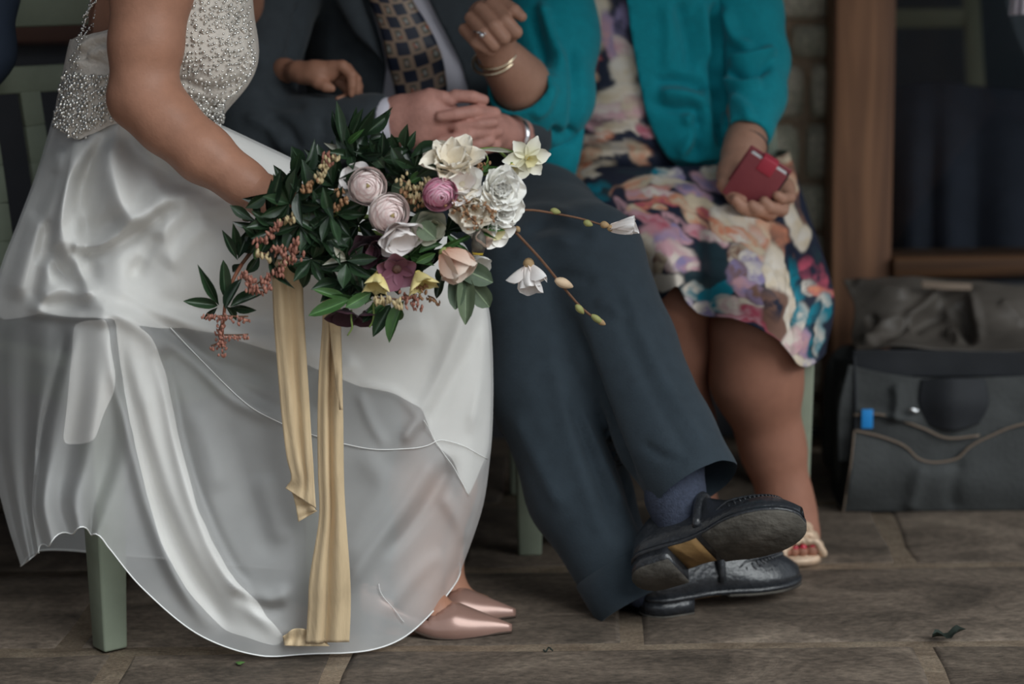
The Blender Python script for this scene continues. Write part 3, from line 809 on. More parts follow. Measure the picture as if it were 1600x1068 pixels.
# lining
qc = qs[fs].mean(1); ci_ = (fs[:, 0] % NCd) / NCd * 16
front = ci_ < 11.4
lap = [(40, 150), (400, 150), (700, 320), (790, 420), (790, 640), (762, 716), (735, 778), (705, 715), (678, 690), (664, 640), (620, 616), (560, 604), (500, 578), (440, 556), (330, 520), (250, 510), (185, 500), (60, 492), (0, 500), (-60, 420)]
band = [(178, 485), (235, 520), (262, 580), (285, 690), (312, 795), (360, 888), (452, 1003), (430, 1012), (350, 985), (300, 925), (255, 850), (232, 770), (214, 690), (195, 600)]
pale = [(112, 505), (168, 500), (186, 590), (150, 690), (98, 696), (105, 600)]
knee = [(560, 600), (560, 604), (540, 640), (452, 620), (450, 560)]
inside = (in_poly(qc, lap) | in_poly(qc, band) | in_poly(qc, pale)) & front | (~front & (qc[:, 1] < 500))
kid('chiffon_overlay', vs, fs, CHIFFON)
v2, f2 = drop_faces(vs - nrm * .004, fs, ~inside)
v2 = smooth_edge(v2, f2, 14)
kid('skirt', v2, f2, SATIN)
# hem and seam cords
frs = frontal(vs, fs, -.2)
hemv = vs.reshape(NR, NCd, 3)[-1]
kid('hem', *tube(hemv[::2], .0012, 5), PIPING)
def cord(name, pts, n=40, r=.0011):
    P = []
    for p in spline(pts, n):
        w, i = snap(vs, frs, p[0], p[1], .0015, nrm); P.append(w)
    P = np.array(P); 
    for _ in range(6): P = np.concatenate([P[:1], (P[:-2] + P[1:-1] * 2 + P[2:]) / 4, P[-1:]])
    P[:, 1] -= .002
    kid(name, *tube(P, r, 5), PIPING)
cord('seam', [(270, 512), (330, 575), (390, 630), (440, 657), (492, 677), (540, 690), (620, 703), (670, 693), (695, 686), (730, 700), (762, 716)], 70, .0008)
cord('seam', [(664, 652), (700, 715), (735, 775)], 22, .0005)
cord('seam', [(595, 908), (600, 930), (625, 960), (634, 970)], 16, .0005)

# ---- pointed rose satin shoes
ROSE = mat('rose_satin', lin(158, 124, 112), .28, .06, 20, spec=.6, metal=.25, coat=.25)
SOLE = mat('dark_sole', lin(70, 56, 48), .7)
def court_shoe(toe, heel, lift):
    t, h = np.array(toe, float), np.array(heel, float)
    t[2] = h[2] = 0
    ax = t - h; L = np.linalg.norm(ax); ax /= L; side = np.array([-ax[1], ax[0], 0]); up = np.array([0, 0, 1.0])
    root = None
    sec = []; n = 22
    S = np.linspace(0, 1, 40)
    wd = spline([[.020], [.031], [.029], [.033], [.040], [.040], [.030], [.016], [.004]], 40)[:, 0]
    hb = spline([[.040], [.036], [.026], [.014], [.006], [.003], [.003], [.004], [.006]], 40)[:, 0]      # sole height
    ht = spline([[.040], [.040], [.036], [.034], [.038], [.046], [.036], [.024], [.010]], 40)[:, 0]      # upper height above sole
    V_, th = [], np.linspace(0, 2 * math.pi, n, endpoint=False)
    for i, s in enumerate(S):
        x = s * L
        cy = np.cos(th) * wd[i]; cz = np.sin(th)
        z = np.where(cz > 0, hb[i] + np.abs(cz) ** .8 * ht[i], hb[i] + cz * .003)
        V_ += [h + ax * x + side * a + up * b for a, b in zip(cy, z)]
    V_ = np.array(V_)
    F_ = grid_faces(40, n, True)
    loc = np.c_[(V_ - h) @ ax / L, (V_ - h) @ side]
    fc = loc[F_].mean(1); zc = V_[F_][:, :, 2].mean(1)
    s = fc[:, 0]
    hbf = np.interp(s, S, hb); htf = np.interp(s, S, ht)
    cut = (s < .60 - 2.2 * np.abs(fc[:, 1]) ** 1.0 * 2) & (zc > hbf + htf * np.interp(s, [0, .2, .45, .7], [.92, .72, .52, .8]))
    v3, f3 = drop_faces(V_, F_, cut)
    o = kid('shoe', v3, [tuple(r) for r in f3] + [tuple(range(n))[::-1], tuple()][:1] if False else f3, ROSE)
    m = o.modifiers.new('thick', 'SOLIDIFY'); m.thickness = .0022; m.offset = -1
    # sole and heel
    out = []
    for i in list(range(0, 40, 2)) + [39]:
        out.append((S[i] * L, wd[i] + .0015, hb[i]))
    top_ = [h + ax * x + side * w + up * (z + .0005) for x, w, z in out] + [h + ax * x - side * w + up * (z + .0005) for x, w, z in out[::-1]]
    bot_ = [p - up * .004 for p in top_]; k = len(top_)
    vv = np.array(top_ + bot_); vv[:, 2] = np.maximum(vv[:, 2], .0035)
    ff = [tuple(range(k)), tuple(range(2 * k - 1, k - 1, -1))] + [(i, k + i, k + (i + 1) % k, (i + 1) % k) for i in range(k)]
    so = mobj('sole', vv, ff, SOLE, None, False); adopt_sub(so, o)
    hv, hf = tube([h + ax * .028 + up * .004, h + ax * .024 + up * .02, h + ax * .026 + up * .040], [.010, .012, .020], 12)
    adopt_sub(mobj('heel', hv, hf, ROSE), o)
dN = np.array([1, -.06, 0]); dN /= np.linalg.norm(dN)
court_shoe(toeN, toeN - dN * .235, 0)
court_shoe(toeF, toeF - dN * .225, 0)

# ================================================================== THE MAN
NAVY = mat('dark_navy_wool', lin(60, 66, 71), .8, .12, 40, bump=.15, bscale=300, spec=.2, sheen=.1)
TROUS = mat('navy_trouser_wool', lin(48, 58, 66), .8, .10, 40, bump=.12, bscale=300, spec=.2, sheen=.1)
SHIRT = mat('lilac_white_shirt', lin(214, 211, 222), .6, .03, 20)
SOCK = mat('slate_sock', lin(60, 66, 82), .9, .25, 160, bump=.4, bscale=400)
LEATHER = mat('black_leather', lin(44, 46, 50), .26, .25, 30, bump=.25, bscale=120, spec=.5, coat=.25)
OUTSOLE = mat('scuffed_sole', lin(84, 80, 74), .8, .45, 22, bump=.5, bscale=60)
TANSOLE = mat('tan_leather_sole', lin(150, 118, 76), .6, .25, 30, bump=.2)
STEEL = mat('watch_steel', (.75, .76, .78), .2, metal=1.0)
man = empty('person', (*at(670, 300, .8)[:2], 0))
tag(man, 'man in a dark suit and chequered tie, hands clasped and ankles crossed', 'person', 'people seated side by side')
def mkid(name, v, f, m, smooth=True): return kid(name, v, f, m, smooth, man)
# body under the clothes
B = []
B += pchain([(680, 300, .84), (660, 120, .82), (650, -40, .81)], [.14, .15, .16], .05, (0, 1, 0), 1.35)
B += pchain([(480, -110, .82), (650, -150, .82), (820, -110, .82)], [.07, .075, .07], .05)
B += pchain([(650, -150, .82), (648, -240, .80)], [.065, .058], .04)
B += pchain([(474, -90, .80), (412, 50, .66), (398, 210, .56), (490, 200, .515), (600, 188, .47)], [.055, .052, .047, .040, .031], .03)
B += pchain([(826, -90, .80), (850, 80, .78), (850, 190, .72), (805, 210, .53)], [.055, .052, .045, .031], .03)
B += pchain([(640, 320, .80), (832, 432, .38), (855, 640, .27), (960, 900, .15)], [.075, .055, .048, .034], .04)
B += pchain([(750, 310, .80), (920, 404, .35), (1005, 610, .20), (1066, 775, .10)], [.075, .055, .048, .034], .04)
_body = sdf(B, .009, 2)
# clasped hands
Hd = []
Hd += pchain([(598, 188, .47), (628, 184, .455), (668, 178, .44), (694, 182, .44)], [.032, .036, .037, .028], .015, (0, 1, 0), 1.2)
Hd += pchain([(628, 205, .455), (660, 205, .445), (690, 208, .445)], [.026, .028, .022], .015)
Hd += pchain([(812, 216, .53), (782, 208, .482), (762, 202, .458), (742, 202, .455)], [.026, .029, .031, .024], .015, (0, 1, 0), 1.2)
FG = lambda pts, rad=(.0122, .0112, .0104, .0090): pchain(pts, rad, .0022)
Hd += FG([(690, 162, .445), (712, 150, .428), (738, 151, .424), (756, 156, .43)])
Hd += FG([(772, 178, .445), (742, 174, .418), (712, 178, .406), (688, 182, .406)])
Hd += FG([(690, 190, .44), (718, 198, .418), (748, 194, .414), (772, 191, .424)])
Hd += FG([(776, 204, .44), (746, 208, .416), (712, 216, .406), (688, 221, .408)])
Hd += FG([(686, 210, .44), (716, 226, .42), (746, 226, .418), (766, 220, .425)])
Hd += FG([(772, 226, .445), (742, 234, .425), (712, 240, .416), (690, 242, .416)])
Hd += FG([(652, 160, .45), (672, 150, .435), (692, 153, .428), (704, 158, .425)], (.016, .0135, .012, .0095))
v, f = join(_body, sdf(Hd, .0026, 2)); mkid('body', v, f, SKIN_MAN)
# shirt
SH = pchain([(680, 300, .84), (660, 120, .82), (650, -40, .81)], [.178, .183, .188], .05, (0, 1, 0), 1.35)
v, f = sdf(SH, .008, 2); v = creases(v, f, [([(700, 20), (715, 80), (728, 140)], 8, .006), ([(604, 110), (612, 140)], 6, .004)])
mkid('shirt', v, f, SHIRT)
cu = atn([(592, 190, .468), (604, 189.5, .464), (618, 189, .460)])
v, f = tube(cu, [.041, .0405, .040], 26, False); o = mkid('shirt_cuff', v, f, SHIRT)
m_ = o.modifiers.new('thick', 'SOLIDIFY'); m_.thickness = .004
# jacket
J = pchain([(682, 305, .85), (660, 120, .82), (650, -40, .81)], [.198, .200, .206], .05, (0, 1, 0), 1.35)
J += pchain([(480, -110, .82), (650, -130, .82), (820, -110, .82)], [.095, .10, .095], .05)
J += pchain([(470, -90, .79), (412, 40, .64), (396, 175, .56), (400, 212, .54)], [.085, .074, .068, .068], .03)
J += pchain([(400, 214, .54), (490, 208, .51), (584, 191, .475)], [.068, .061, .050], .025)
J += pchain([(826, -90, .80), (845, 80, .79), (846, 190, .72), (818, 212, .57)], [.080, .070, .062, .046], .03)
v, f = sdf(J, .007, 2)
q = proj(v[f].mean(1)); frf = frontal(v, f, .0)[f].all(1) & (v[f][:, :, 1].mean(1) < .78)
opening = [(572, -80), (576, 0), (590, 45), (604, 95), (600, 130), (594, 172), (660, 260), (742, 260), (736, 150), (722, 100), (702, 60), (680, 20), (660, -20), (640, -80)]
far = v[f][:, :, 1].mean(1) > .56
v, f = drop_faces(v, f, in_poly(q, opening) & frf & far)
v = smooth_edge(v, f, 14)
v = creases(v, f, [([(470, 0), (462, 60), (452, 100)], 8, -.014), ([(520, -20), (515, 80), (510, 150)], 14, .006), ([(400, 130), (430, 160), (480, 165)], 10, -.008),
                   ([(380, 180), (420, 200), (450, 240)], 9, .008), ([(420, 180), (450, 200), (470, 235)], 7, -.007), ([(560, 0), (575, 60), (590, 110)], 10, .006),
                   ([(500, 180), (505, 210), (500, 240)], 7, -.005), ([(545, 170), (552, 200), (548, 225)], 7, .004), ([(385, 60), (400, 90), (420, 110)], 9, .006)])
o = mkid('jacket', v, f, NAVY)
m_ = o.modifiers.new('thick', 'SOLIDIFY'); m_.thickness = .006; m_.offset = -1
frj = frontal(v, f, .0)
# lapel: folded strip lying along the left front edge
lp = [(552, -60), (566, 0), (584, 50), (600, 98)]; 
rows_ = []
for i, (x, y) in enumerate(spline(lp, 14)):
    wdt = np.interp(i, [0, 9, 13], [52, 34, 2])
    rows_.append([(x - wdt * t, y - 3 * t, .652 - .010 * math.sin(t * 2.6)) for t in np.linspace(0, 1, 7)])
v = atn(np.array(rows_).reshape(-1, 3)); o = mkid('lapel', v, grid_faces(14, 7), NAVY)
m_ = o.modifiers.new('thick', 'SOLIDIFY'); m_.thickness = .005
# tie
def tie_mat():
    m = bpy.data.materials.new('chequered_silk'); m.use_nodes = True; nt = m.node_tree; N, L = nt.nodes, nt.links; b = N['Principled BSDF']
    b.inputs['Roughness'].default_value = .45; b.inputs['Specular IOR Level'].default_value = .4
    tc = N.new('ShaderNodeTexCoord'); sp = N.new('ShaderNodeSeparateXYZ'); L.new(tc.outputs['UV'], sp.inputs[0])
    def M(op, a, bb=None, c=None):
        n = N.new('ShaderNodeMath'); n.operation = op
        for i, x in enumerate((a, bb, c)):
            if x is None: continue
            if isinstance(x, (int, float)): n.inputs[i].default_value = x
            else: L.new(x, n.inputs[i])
        return n.outputs[0]
    u, w = sp.outputs[0], sp.outputs[1]
    fu, fw = M('FRACT', u), M('FRACT', w)
    par = M('FRACT', M('MULTIPLY', M('ADD', M('FLOOR', u), M('FLOOR', w)), .5))      # 0 or .5
    dark = M('LESS_THAN', par, .25)
    # border distance
    eu = M('ABSOLUTE', M('SUBTRACT', fu, .5)); ew = M('ABSOLUTE', M('SUBTRACT', fw, .5))
    mxx = M('MAXIMUM', eu, ew)
    cell = M('LESS_THAN', mxx, .455)
    inner = M('LESS_THAN', M('MAXIMUM', M('MULTIPLY', eu, 1.7), ew), .34)
    core = M('LESS_THAN', M('MAXIMUM', M('MULTIPLY', eu, 2.6), M('MULTIPLY', ew, 1.5)), .26)
    def mixc(fac, A, Bc):
        x = N.new('ShaderNodeMix'); x.data_type = 'RGBA'; L.new(fac, x.inputs['Factor'])
        for k, c in (('A', A), ('B', Bc)):
            if isinstance(c, tuple): x.inputs[k].default_value = (*c, 1)
            else: L.new(c, x.inputs[k])
        return x.outputs['Result']
    tan = lin(150, 128, 110)
    motif = mixc(core, mixc(inner, tan, lin(84, 82, 74)), lin(150, 152, 146))
    navy = mixc(cell, tan, lin(36, 42, 58))
    nz = N.new('ShaderNodeTexNoise'); nz.inputs['Scale'].default_value = 3.1; L.new(tc.outputs['UV'], nz.inputs['Vector'])
    hot = M('MULTIPLY', M('GREATER_THAN', nz.outputs['Fac'], .60), M('LESS_THAN', mxx, .25))
    motif2 = mixc(hot, motif, lin(170, 92, 66))
    L.new(mixc(dark, motif2, navy), b.inputs['Base Color'])
    return m
nr, nc = 60, 17
Lft = spline([(562, -40), (580, 0), (597, 50), (608, 100), (618, 135), (622, 170), (622, 215)], nr)
Rgt = spline([(628, -40), (642, 0), (668, 42), (686, 80), (694, 115), (696, 150), (692, 215)], nr)
v, uv = [], []
s_acc = 0
for i in range(nr):
    if i: s_acc += np.linalg.norm((Lft[i] + Rgt[i]) / 2 - (Lft[i - 1] + Rgt[i - 1]) / 2)
    for j in range(nc):
        t = j / (nc - 1)
        x, y = Lft[i] + (Rgt[i] - Lft[i]) * t
        v.append(at(x, y + 6 * math.sin(t * 3.14), .640 - .012 * math.sin(t * math.pi) ** .6 - .012 * math.exp(-((i - 26) / 7.0) ** 2)))
        uv.append((t * 3.6 + .2, s_acc / 21.5))
o = mkid('necktie', np.array(v), grid_faces(nr, nc), tie_mat()); set_uv(o.data, np.array(uv))
m_ = o.modifiers.new('thick', 'SOLIDIFY'); m_.thickness = .004
# trousers
TR = [el(at(690, 335, .82), (.19, .17, .12), .05)]
TR += pchain([(640, 330, .80), (740, 372, .58), (832, 428, .37)], [.105, .100, .088], .04)
TR += pchain([(750, 320, .80), (840, 352, .58), (922, 402, .34)], [.105, .100, .086], .04)
TR += pchain([(832, 428, .37), (850, 600, .28), (905, 770, .20), (962, 890, .15)], [.088, .090, .080, .066], .03)
TR += pchain([(922, 402, .34), (975, 540, .24), (1040, 680, .14), (1083, 752, .09)], [.086, .082, .076, .074], .02)
v, f = sdf(TR, .007, 2)
_c = v[f].mean(1); _q = proj(_c)
_a, _d = at(1083, 752, .09), at(1083, 752, .09) - at(1040, 680, .14); _d /= np.linalg.norm(_d)
_a1, _d1 = at(962, 890, .15), at(962, 890, .15) - at(905, 770, .20); _d1 /= np.linalg.norm(_d1)
v, f = drop_faces(v, f, ((((_c - _a) @ _d) > .012) & (np.linalg.norm(_c - _a, axis=1) < .14) & (_q[:, 0] > 1010)) | ((((_c - _a1) @ _d1) > .02) & (np.linalg.norm(_c - _a1, axis=1) < .14)))
v = smooth_edge(v, f, 10)
v = creases(v, f, [([(888, 480), (915, 560), (950, 660), (985, 750), (1008, 840)], 9, -.016), ([(855, 520), (880, 640), (915, 760), (950, 860)], 12, .006), ([(890, 620), (925, 720), (960, 820)], 8, -.008),
                   ([(905, 640), (940, 720), (975, 800)], 7, .008), ([(970, 430), (1010, 540), (1065, 640), (1120, 720)], 8, .005), ([(960, 460), (995, 560), (1045, 660), (1090, 730)], 9, -.004),
                   ([(820, 360), (870, 350), (930, 370)], 10, -.007), ([(800, 400), (860, 375), (900, 380)], 9, .006), ([(810, 330), (860, 325), (900, 340)], 9, .005), ([(840, 440), (880, 430), (930, 440)], 10, -.005),
                   ([(1000, 690), (1040, 715), (1075, 720)], 7, -.005), ([(930, 470), (955, 480), (975, 500)], 8, .005), ([(800, 640), (840, 720), (880, 800)], 12, .006)])
mkid('trousers', v, f, TROUS)
# turned hem of each leg
def ring(name, c, ax, r0, r1, ln, m, par):
    c = np.array(c); ax = np.array(ax, float); ax /= np.linalg.norm(ax)
    p = [c - ax * ln * .5, c, c + ax * ln * .5]
    v, f = tube(p, [r0, (r0 + r1) / 2, r1], 28, False)
    o = mkid(name, v, f, m); mm = o.modifiers.new('thick', 'SOLIDIFY'); mm.thickness = .004; mm.offset = -1
    return o
a1 = at(962, 890, .15); d1 = at(1000, 945, .12) - at(905, 770, .20)
ring('trouser_hem', a1 + d1 / np.linalg.norm(d1) * .03, d1, .069, .066, .07, TROUS, man)
a2 = at(1083, 752, .09); d2 = at(1083, 752, .09) - at(1040, 680, .14)
# socks
v, f = sdf(pchain([(1056, 725, .125), (1055, 775, .085), (1066, 815, .065)], [.046, .044, .040], .02), .006, 2); mkid('sock', v, f, SOCK)
v, f = sdf(pchain([(968, 880, .17), (1005, 910, .155), (1040, 930, .15)], [.040, .036, .034], .02), .006, 2); mkid('sock', v, f, SOCK)
# shoes
def mans_shoe(origin, X, Zup, L=.295):
    """origin: back of the heel at sole level; X toward the toe, Zup away from the sole"""
    X = np.array(X, float); X /= np.linalg.norm(X); Zup = np.array(Zup, float); Zup -= X * (Zup @ X); Zup /= np.linalg.norm(Zup); Yl = np.cross(Zup, X)
    O = np.array(origin, float)
    T_ = lambda a: O + np.asarray(a)[:, :1] * X + np.asarray(a)[:, 1:2] * Yl + np.asarray(a)[:, 2:3] * Zup
    S = (1 - np.cos(np.linspace(0, math.pi, 36))) / 2; n = 28; th = np.arange(n) * 2 * math.pi / n
    wd = np.interp(S, np.linspace(0, 1, 90), spline([[.031], [.033], [.033], [.031], [.038], [.050], [.053], [.049], [.046]], 90)[:, 0])
    wd = wd * np.sqrt(np.clip(1 - (np.clip(S - .78, 0, 1) / .222) ** 2.2, 0, 1)) * np.sqrt(np.clip(1 - (np.clip(.12 - S, 0, 1) / .122) ** 2.2, 0, 1))
    ht = np.interp(S, np.linspace(0, 1, 90), spline([[.050], [.085], [.098], [.096], [.078], [.060], [.050], [.040], [.016]], 90)[:, 0])
    P = []
    for i, s in enumerate(S):
        c, z = np.cos(th), np.sin(th)
        tp = np.interp(s, [0, .2, .45, 1], [.75, .62, .8, .95])
        P += [(s * L, wd[i] * a * (tp if b > .3 else 1), ht[i] * max(b, 0) ** .85 if b > 0 else b * .002) for a, b in zip(c, z)]
    v = T_(P); F_ = [tuple(r) for r in grid_faces(36, n, True)] + [tuple(range(n)), tuple(35 * n + j for j in range(n))[::-1]]
    o = mkid('shoe', v, F_, LEATHER)
    def sub(name, v, f, m, sm=False): return adopt_sub(mobj(name, v, f, m, None, sm), o)
    def plate(name, s0, s1, z0, z1, grow, m):
        idx = [i for i in range(36) if s0 <= S[i] <= s1]
        up = [(S[i] * L, (wd[i] + grow)) for i in idx]; ol = up + [(x, -w) for x, w in up[::-1]]; k = len(ol)
        v = T_([(x, y, z1) for x, y in ol] + [(x, y, z0) for x, y in ol])
        sub(name, v, [tuple(range(k))[::-1], tuple(range(k, 2 * k))] + [(i, (i + 1) % k, k + (i + 1) % k, k + i) for i in range(k)], m)
    plate('welt', 0, 1, -.006, .001, .004, LEATHER)
    plate('outsole', .44, 1, -.0105, -.006, .0035, OUTSOLE)
    plate('waist_sole', .24, .46, -.0075, -.006, .001, TANSOLE)
    plate('heel', 0, .27, -.028, -.006, .002, LEATHER)
    plate('heel_tip', 0, .27, -.0315, -.028, .002, OUTSOLE)
    # raised apron seam round the toe with its stitches
    def top(s, y):
        i = min(35, max(0, s * 35)); w = np.interp(s, S, wd); h = np.interp(s, S, ht); tp = np.interp(s, [0, .2, .45, 1], [.75, .62, .8, .95])
        a = min(.98, abs(y) / (w * tp)); return h * (1 - a * a) ** .42
    seam = [(.46 + .42 * math.sin(t * math.pi) ** .8, .040 * math.cos(t * math.pi)) for t in np.linspace(.0, 1, 40)]
    v, f = tube(T_([(s * L, y * (.86 if s > .6 else .8), top(s, y * .84) + .0012) for s, y in seam]), .0024, 6); sub('apron_seam', v, f, LEATHER, True)
    st = []
    for s, y in seam[2:-2]:
        a = T_([(s * L, y * .9, top(s, y * .92) + .002)])[0]; b = T_([((s + .02 * (s > .6)) * L, y * 1.04, top(s, y * 1.02) - .002)])[0]
        st.append(tube([a, (a + b) / 2 + Zup * .0008, b], [.0016, .0022, .0012], 5))
    v, f = merge(st); ob = sub('stitching', v, f, LEATHER, True); ob['kind'] = 'stuff'
    # vamp strap
    vs_ = []
    for s in (.44, .47, .50):
        pass
    arc = [T_([(.44 * L, .034 * math.cos(t), np.interp(.44, S, ht) * max(math.sin(t), .02) ** .85 + .002)])[0] for t in np.linspace(.1, math.pi - .1, 20)]
    v, f = tube(arc, .007, 8); sub('strap', v, f, LEATHER, True)
    return o
h1 = ground(1003, 962); h1[2] = .033
mans_shoe(h1, at(1262, 925, .26) * [1, 1, 0] - h1 * [1, 1, 0], (0, 0, 1), .29)
h2 = at(992, 884, .045)
Xc = np.array([.84, -.34, .36]); nS = np.array([-.2, -.62, -.68])
mans_shoe(h2 + np.array([.0, .0, -.002]), Xc, -nS, .285)
# wrist watch
wc = at(800, 212, .512); wd_ = at(812, 216, .53) - at(782, 208, .482); wd_ /= np.linalg.norm(wd_); wa = np.cross(wd_, [0, 0, 1.0]); wa /= np.linalg.norm(wa); wb = np.cross(wd_, wa)
o = mkid('watch', *tube([wc + .031 * (math.cos(t) * wa + math.sin(t) * wb) for t in np.linspace(0, 6.283, 33)], .0048, 8, False), STEEL)
fc_ = wc + np.array([-.010, -.030, .006]); fn = np.array([-.35, -.9, .2]); fn /= np.linalg.norm(fn)
adopt_sub(mobj('watch_face', *tube([fc_ - fn * .004, fc_ + fn * .004, fc_ + fn * .0055], [.0165, .0165, .013], 24), STEEL, None, False), o)

# ================================================================== THE WOMAN IN TEAL
TEAL = mat('teal_linen', lin(6, 136, 150), .75, .10, 60, bump=.25, bscale=260, spec=.2, sheen=.1)
PRINT = mat('floral_print', (1, 1, 1), .6, .06, 50, attr='print', spec=.25)
GOLDEN = mat('pale_gold', (.86, .74, .54), .22, metal=1.0)
SILVER = mat('silver_ring', (.85, .85, .86), .18, metal=1.0)
lady = empty('person', (*at(1060, 300, .8)[:2], 0))
tag(lady, 'woman in a teal jacket and floral dress holding a red phone case', 'person', 'people seated side by side')
def lkid(name, v, f, m, smooth=True): return kid(name, v, f, m, smooth, lady)
B = []
B += pchain([(1010, 300, .90), (985, 120, .87), (980, -40, .86)], [.14, .14, .15], .05, (0, 1, 0), 1.3)
B += pchain([(860, -110, .85), (980, -150, .86), (1110, -110, .86)], [.065, .07, .065], .05)
B += pchain([(980, -150, .86), (978, -230, .84)], [.06, .055], .04)
# raised right arm with fist
B += pchain([(862, -90, .83), (866, 80, .73), (840, 160, .62)], [.048, .044, .042], .03)
B += pchain([(838, 162, .62), (812, 128, .56), (790, 100, .525), (778, 82, .505)], [.046, .044, .034, .029], .03)
# left arm and the hand round the phone
B += pchain([(1112, -90, .86), (1162, 30, .83), (1178, 100, .79)], [.045, .042, .036], .03)
B += pchain([(1178, 100, .79), (1174, 175, .70), (1164, 228, .63), (1158, 248, .61)], [.036, .037, .031, .030], .03)
_body = sdf(B, .006, 2)
K = lambda pts, rad=(.0115, .0112, .0105, .0095): pchain(pts, rad, .0022)
Hr = pchain([(790, 100, .525), (778, 82, .505), (768, 52, .492), (756, 26, .487)], [.034, .029, .034, .028], .02)
Hr += K([(768, 8, .468), (790, 32, .432), (806, 50, .430), (798, 58, .452)], (.0125, .0122, .0112, .010))
Hr += K([(750, 14, .466), (772, 40, .426), (788, 60, .428), (778, 64, .452)])
Hr += K([(736, 28, .470), (755, 52, .430), (772, 71, .435), (762, 74, .455)])
Hr += K([(726, 46, .478), (744, 66, .445), (766, 79, .446), (758, 80, .462)], (.0108, .0105, .0096, .0085))
Hr += K([(784, 6, .472), (803, 17, .450), (815, 26, .445)], (.0135, .0118, .0092))
_hr = sdf(Hr, .0026, 2)
Hl = pchain([(1174, 175, .70), (1164, 228, .63), (1158, 248, .61)], [.037, .031, .030], .03)
Hl += pchain([(1158, 248, .61), (1156, 275, .585), (1168, 302, .56)], [.031, .036, .032], .02, (0, 1, 0), 1.2)
Hl += pchain([(1140, 262, .585), (1134, 288, .555), (1146, 306, .535), (1160, 312, .525)], [.018, .0145, .012, .009], .008)           # thumb side
Hl += K([(1172, 318, .555), (1150, 312, .520), (1152, 314, .515)], (.012, .011, .010))
Hl += K([(1205, 322, .55), (1178, 334, .520), (1158, 322, .505), (1150, 312, .503)], (.0125, .0115, .0105, .009))
Hl += K([(1216, 318, .555), (1204, 334, .522), (1184, 328, .505), (1175, 320, .503)], (.0125, .0115, .0105, .009))
Hl += K([(1224, 308, .56), (1222, 328, .53), (1204, 324, .508), (1194, 314, .505)], (.0120, .0115, .0105, .009))
Hl += K([(1226, 290, .565), (1234, 308, .54), (1222, 310, .515), (1214, 305, .510)], (.0115, .0105, .0095, .0085))
Hl += pchain([(1168, 290, .58), (1200, 305, .575), (1224, 296, .57)], [.030, .028, .020], .015)
v, f = join(_body, _hr, sdf(Hl, .0026, 2)); lkid('body', v, f, SKIN_LADY)
# legs in tights
Lg1 = pchain([(950, 320, .85), (1056, 468, .51), (1062, 540, .53), (1076, 660, .56), (1094, 800, .57)], [.070, .054, .047, .040, .032], .04)
Lg1 += pchain([(1094, 800, .57), (1106, 850, .52)], [.032, .028], .02)
Lg = pchain([(1080, 320, .85), (1182, 515, .48), (1182, 590, .495), (1208, 700, .515), (1228, 780, .51), (1236, 806, .505)], [.075, .070, .073, .050, .040, .038], .04)
Lg += pchain([(1236, 806, .505), (1248, 836, .48), (1255, 854, .462)], [.037, .034, .026], .02, (0, 0, 1), 1.1)
Lg += [rc(at(1236, 806, .505), at(1226, 842, .54), .036, .030, .02)]
v, f = join(sdf(Lg1, .006, 2), sdf(Lg, .006, 2)); lkid('tights', v, f, TIGHTS)

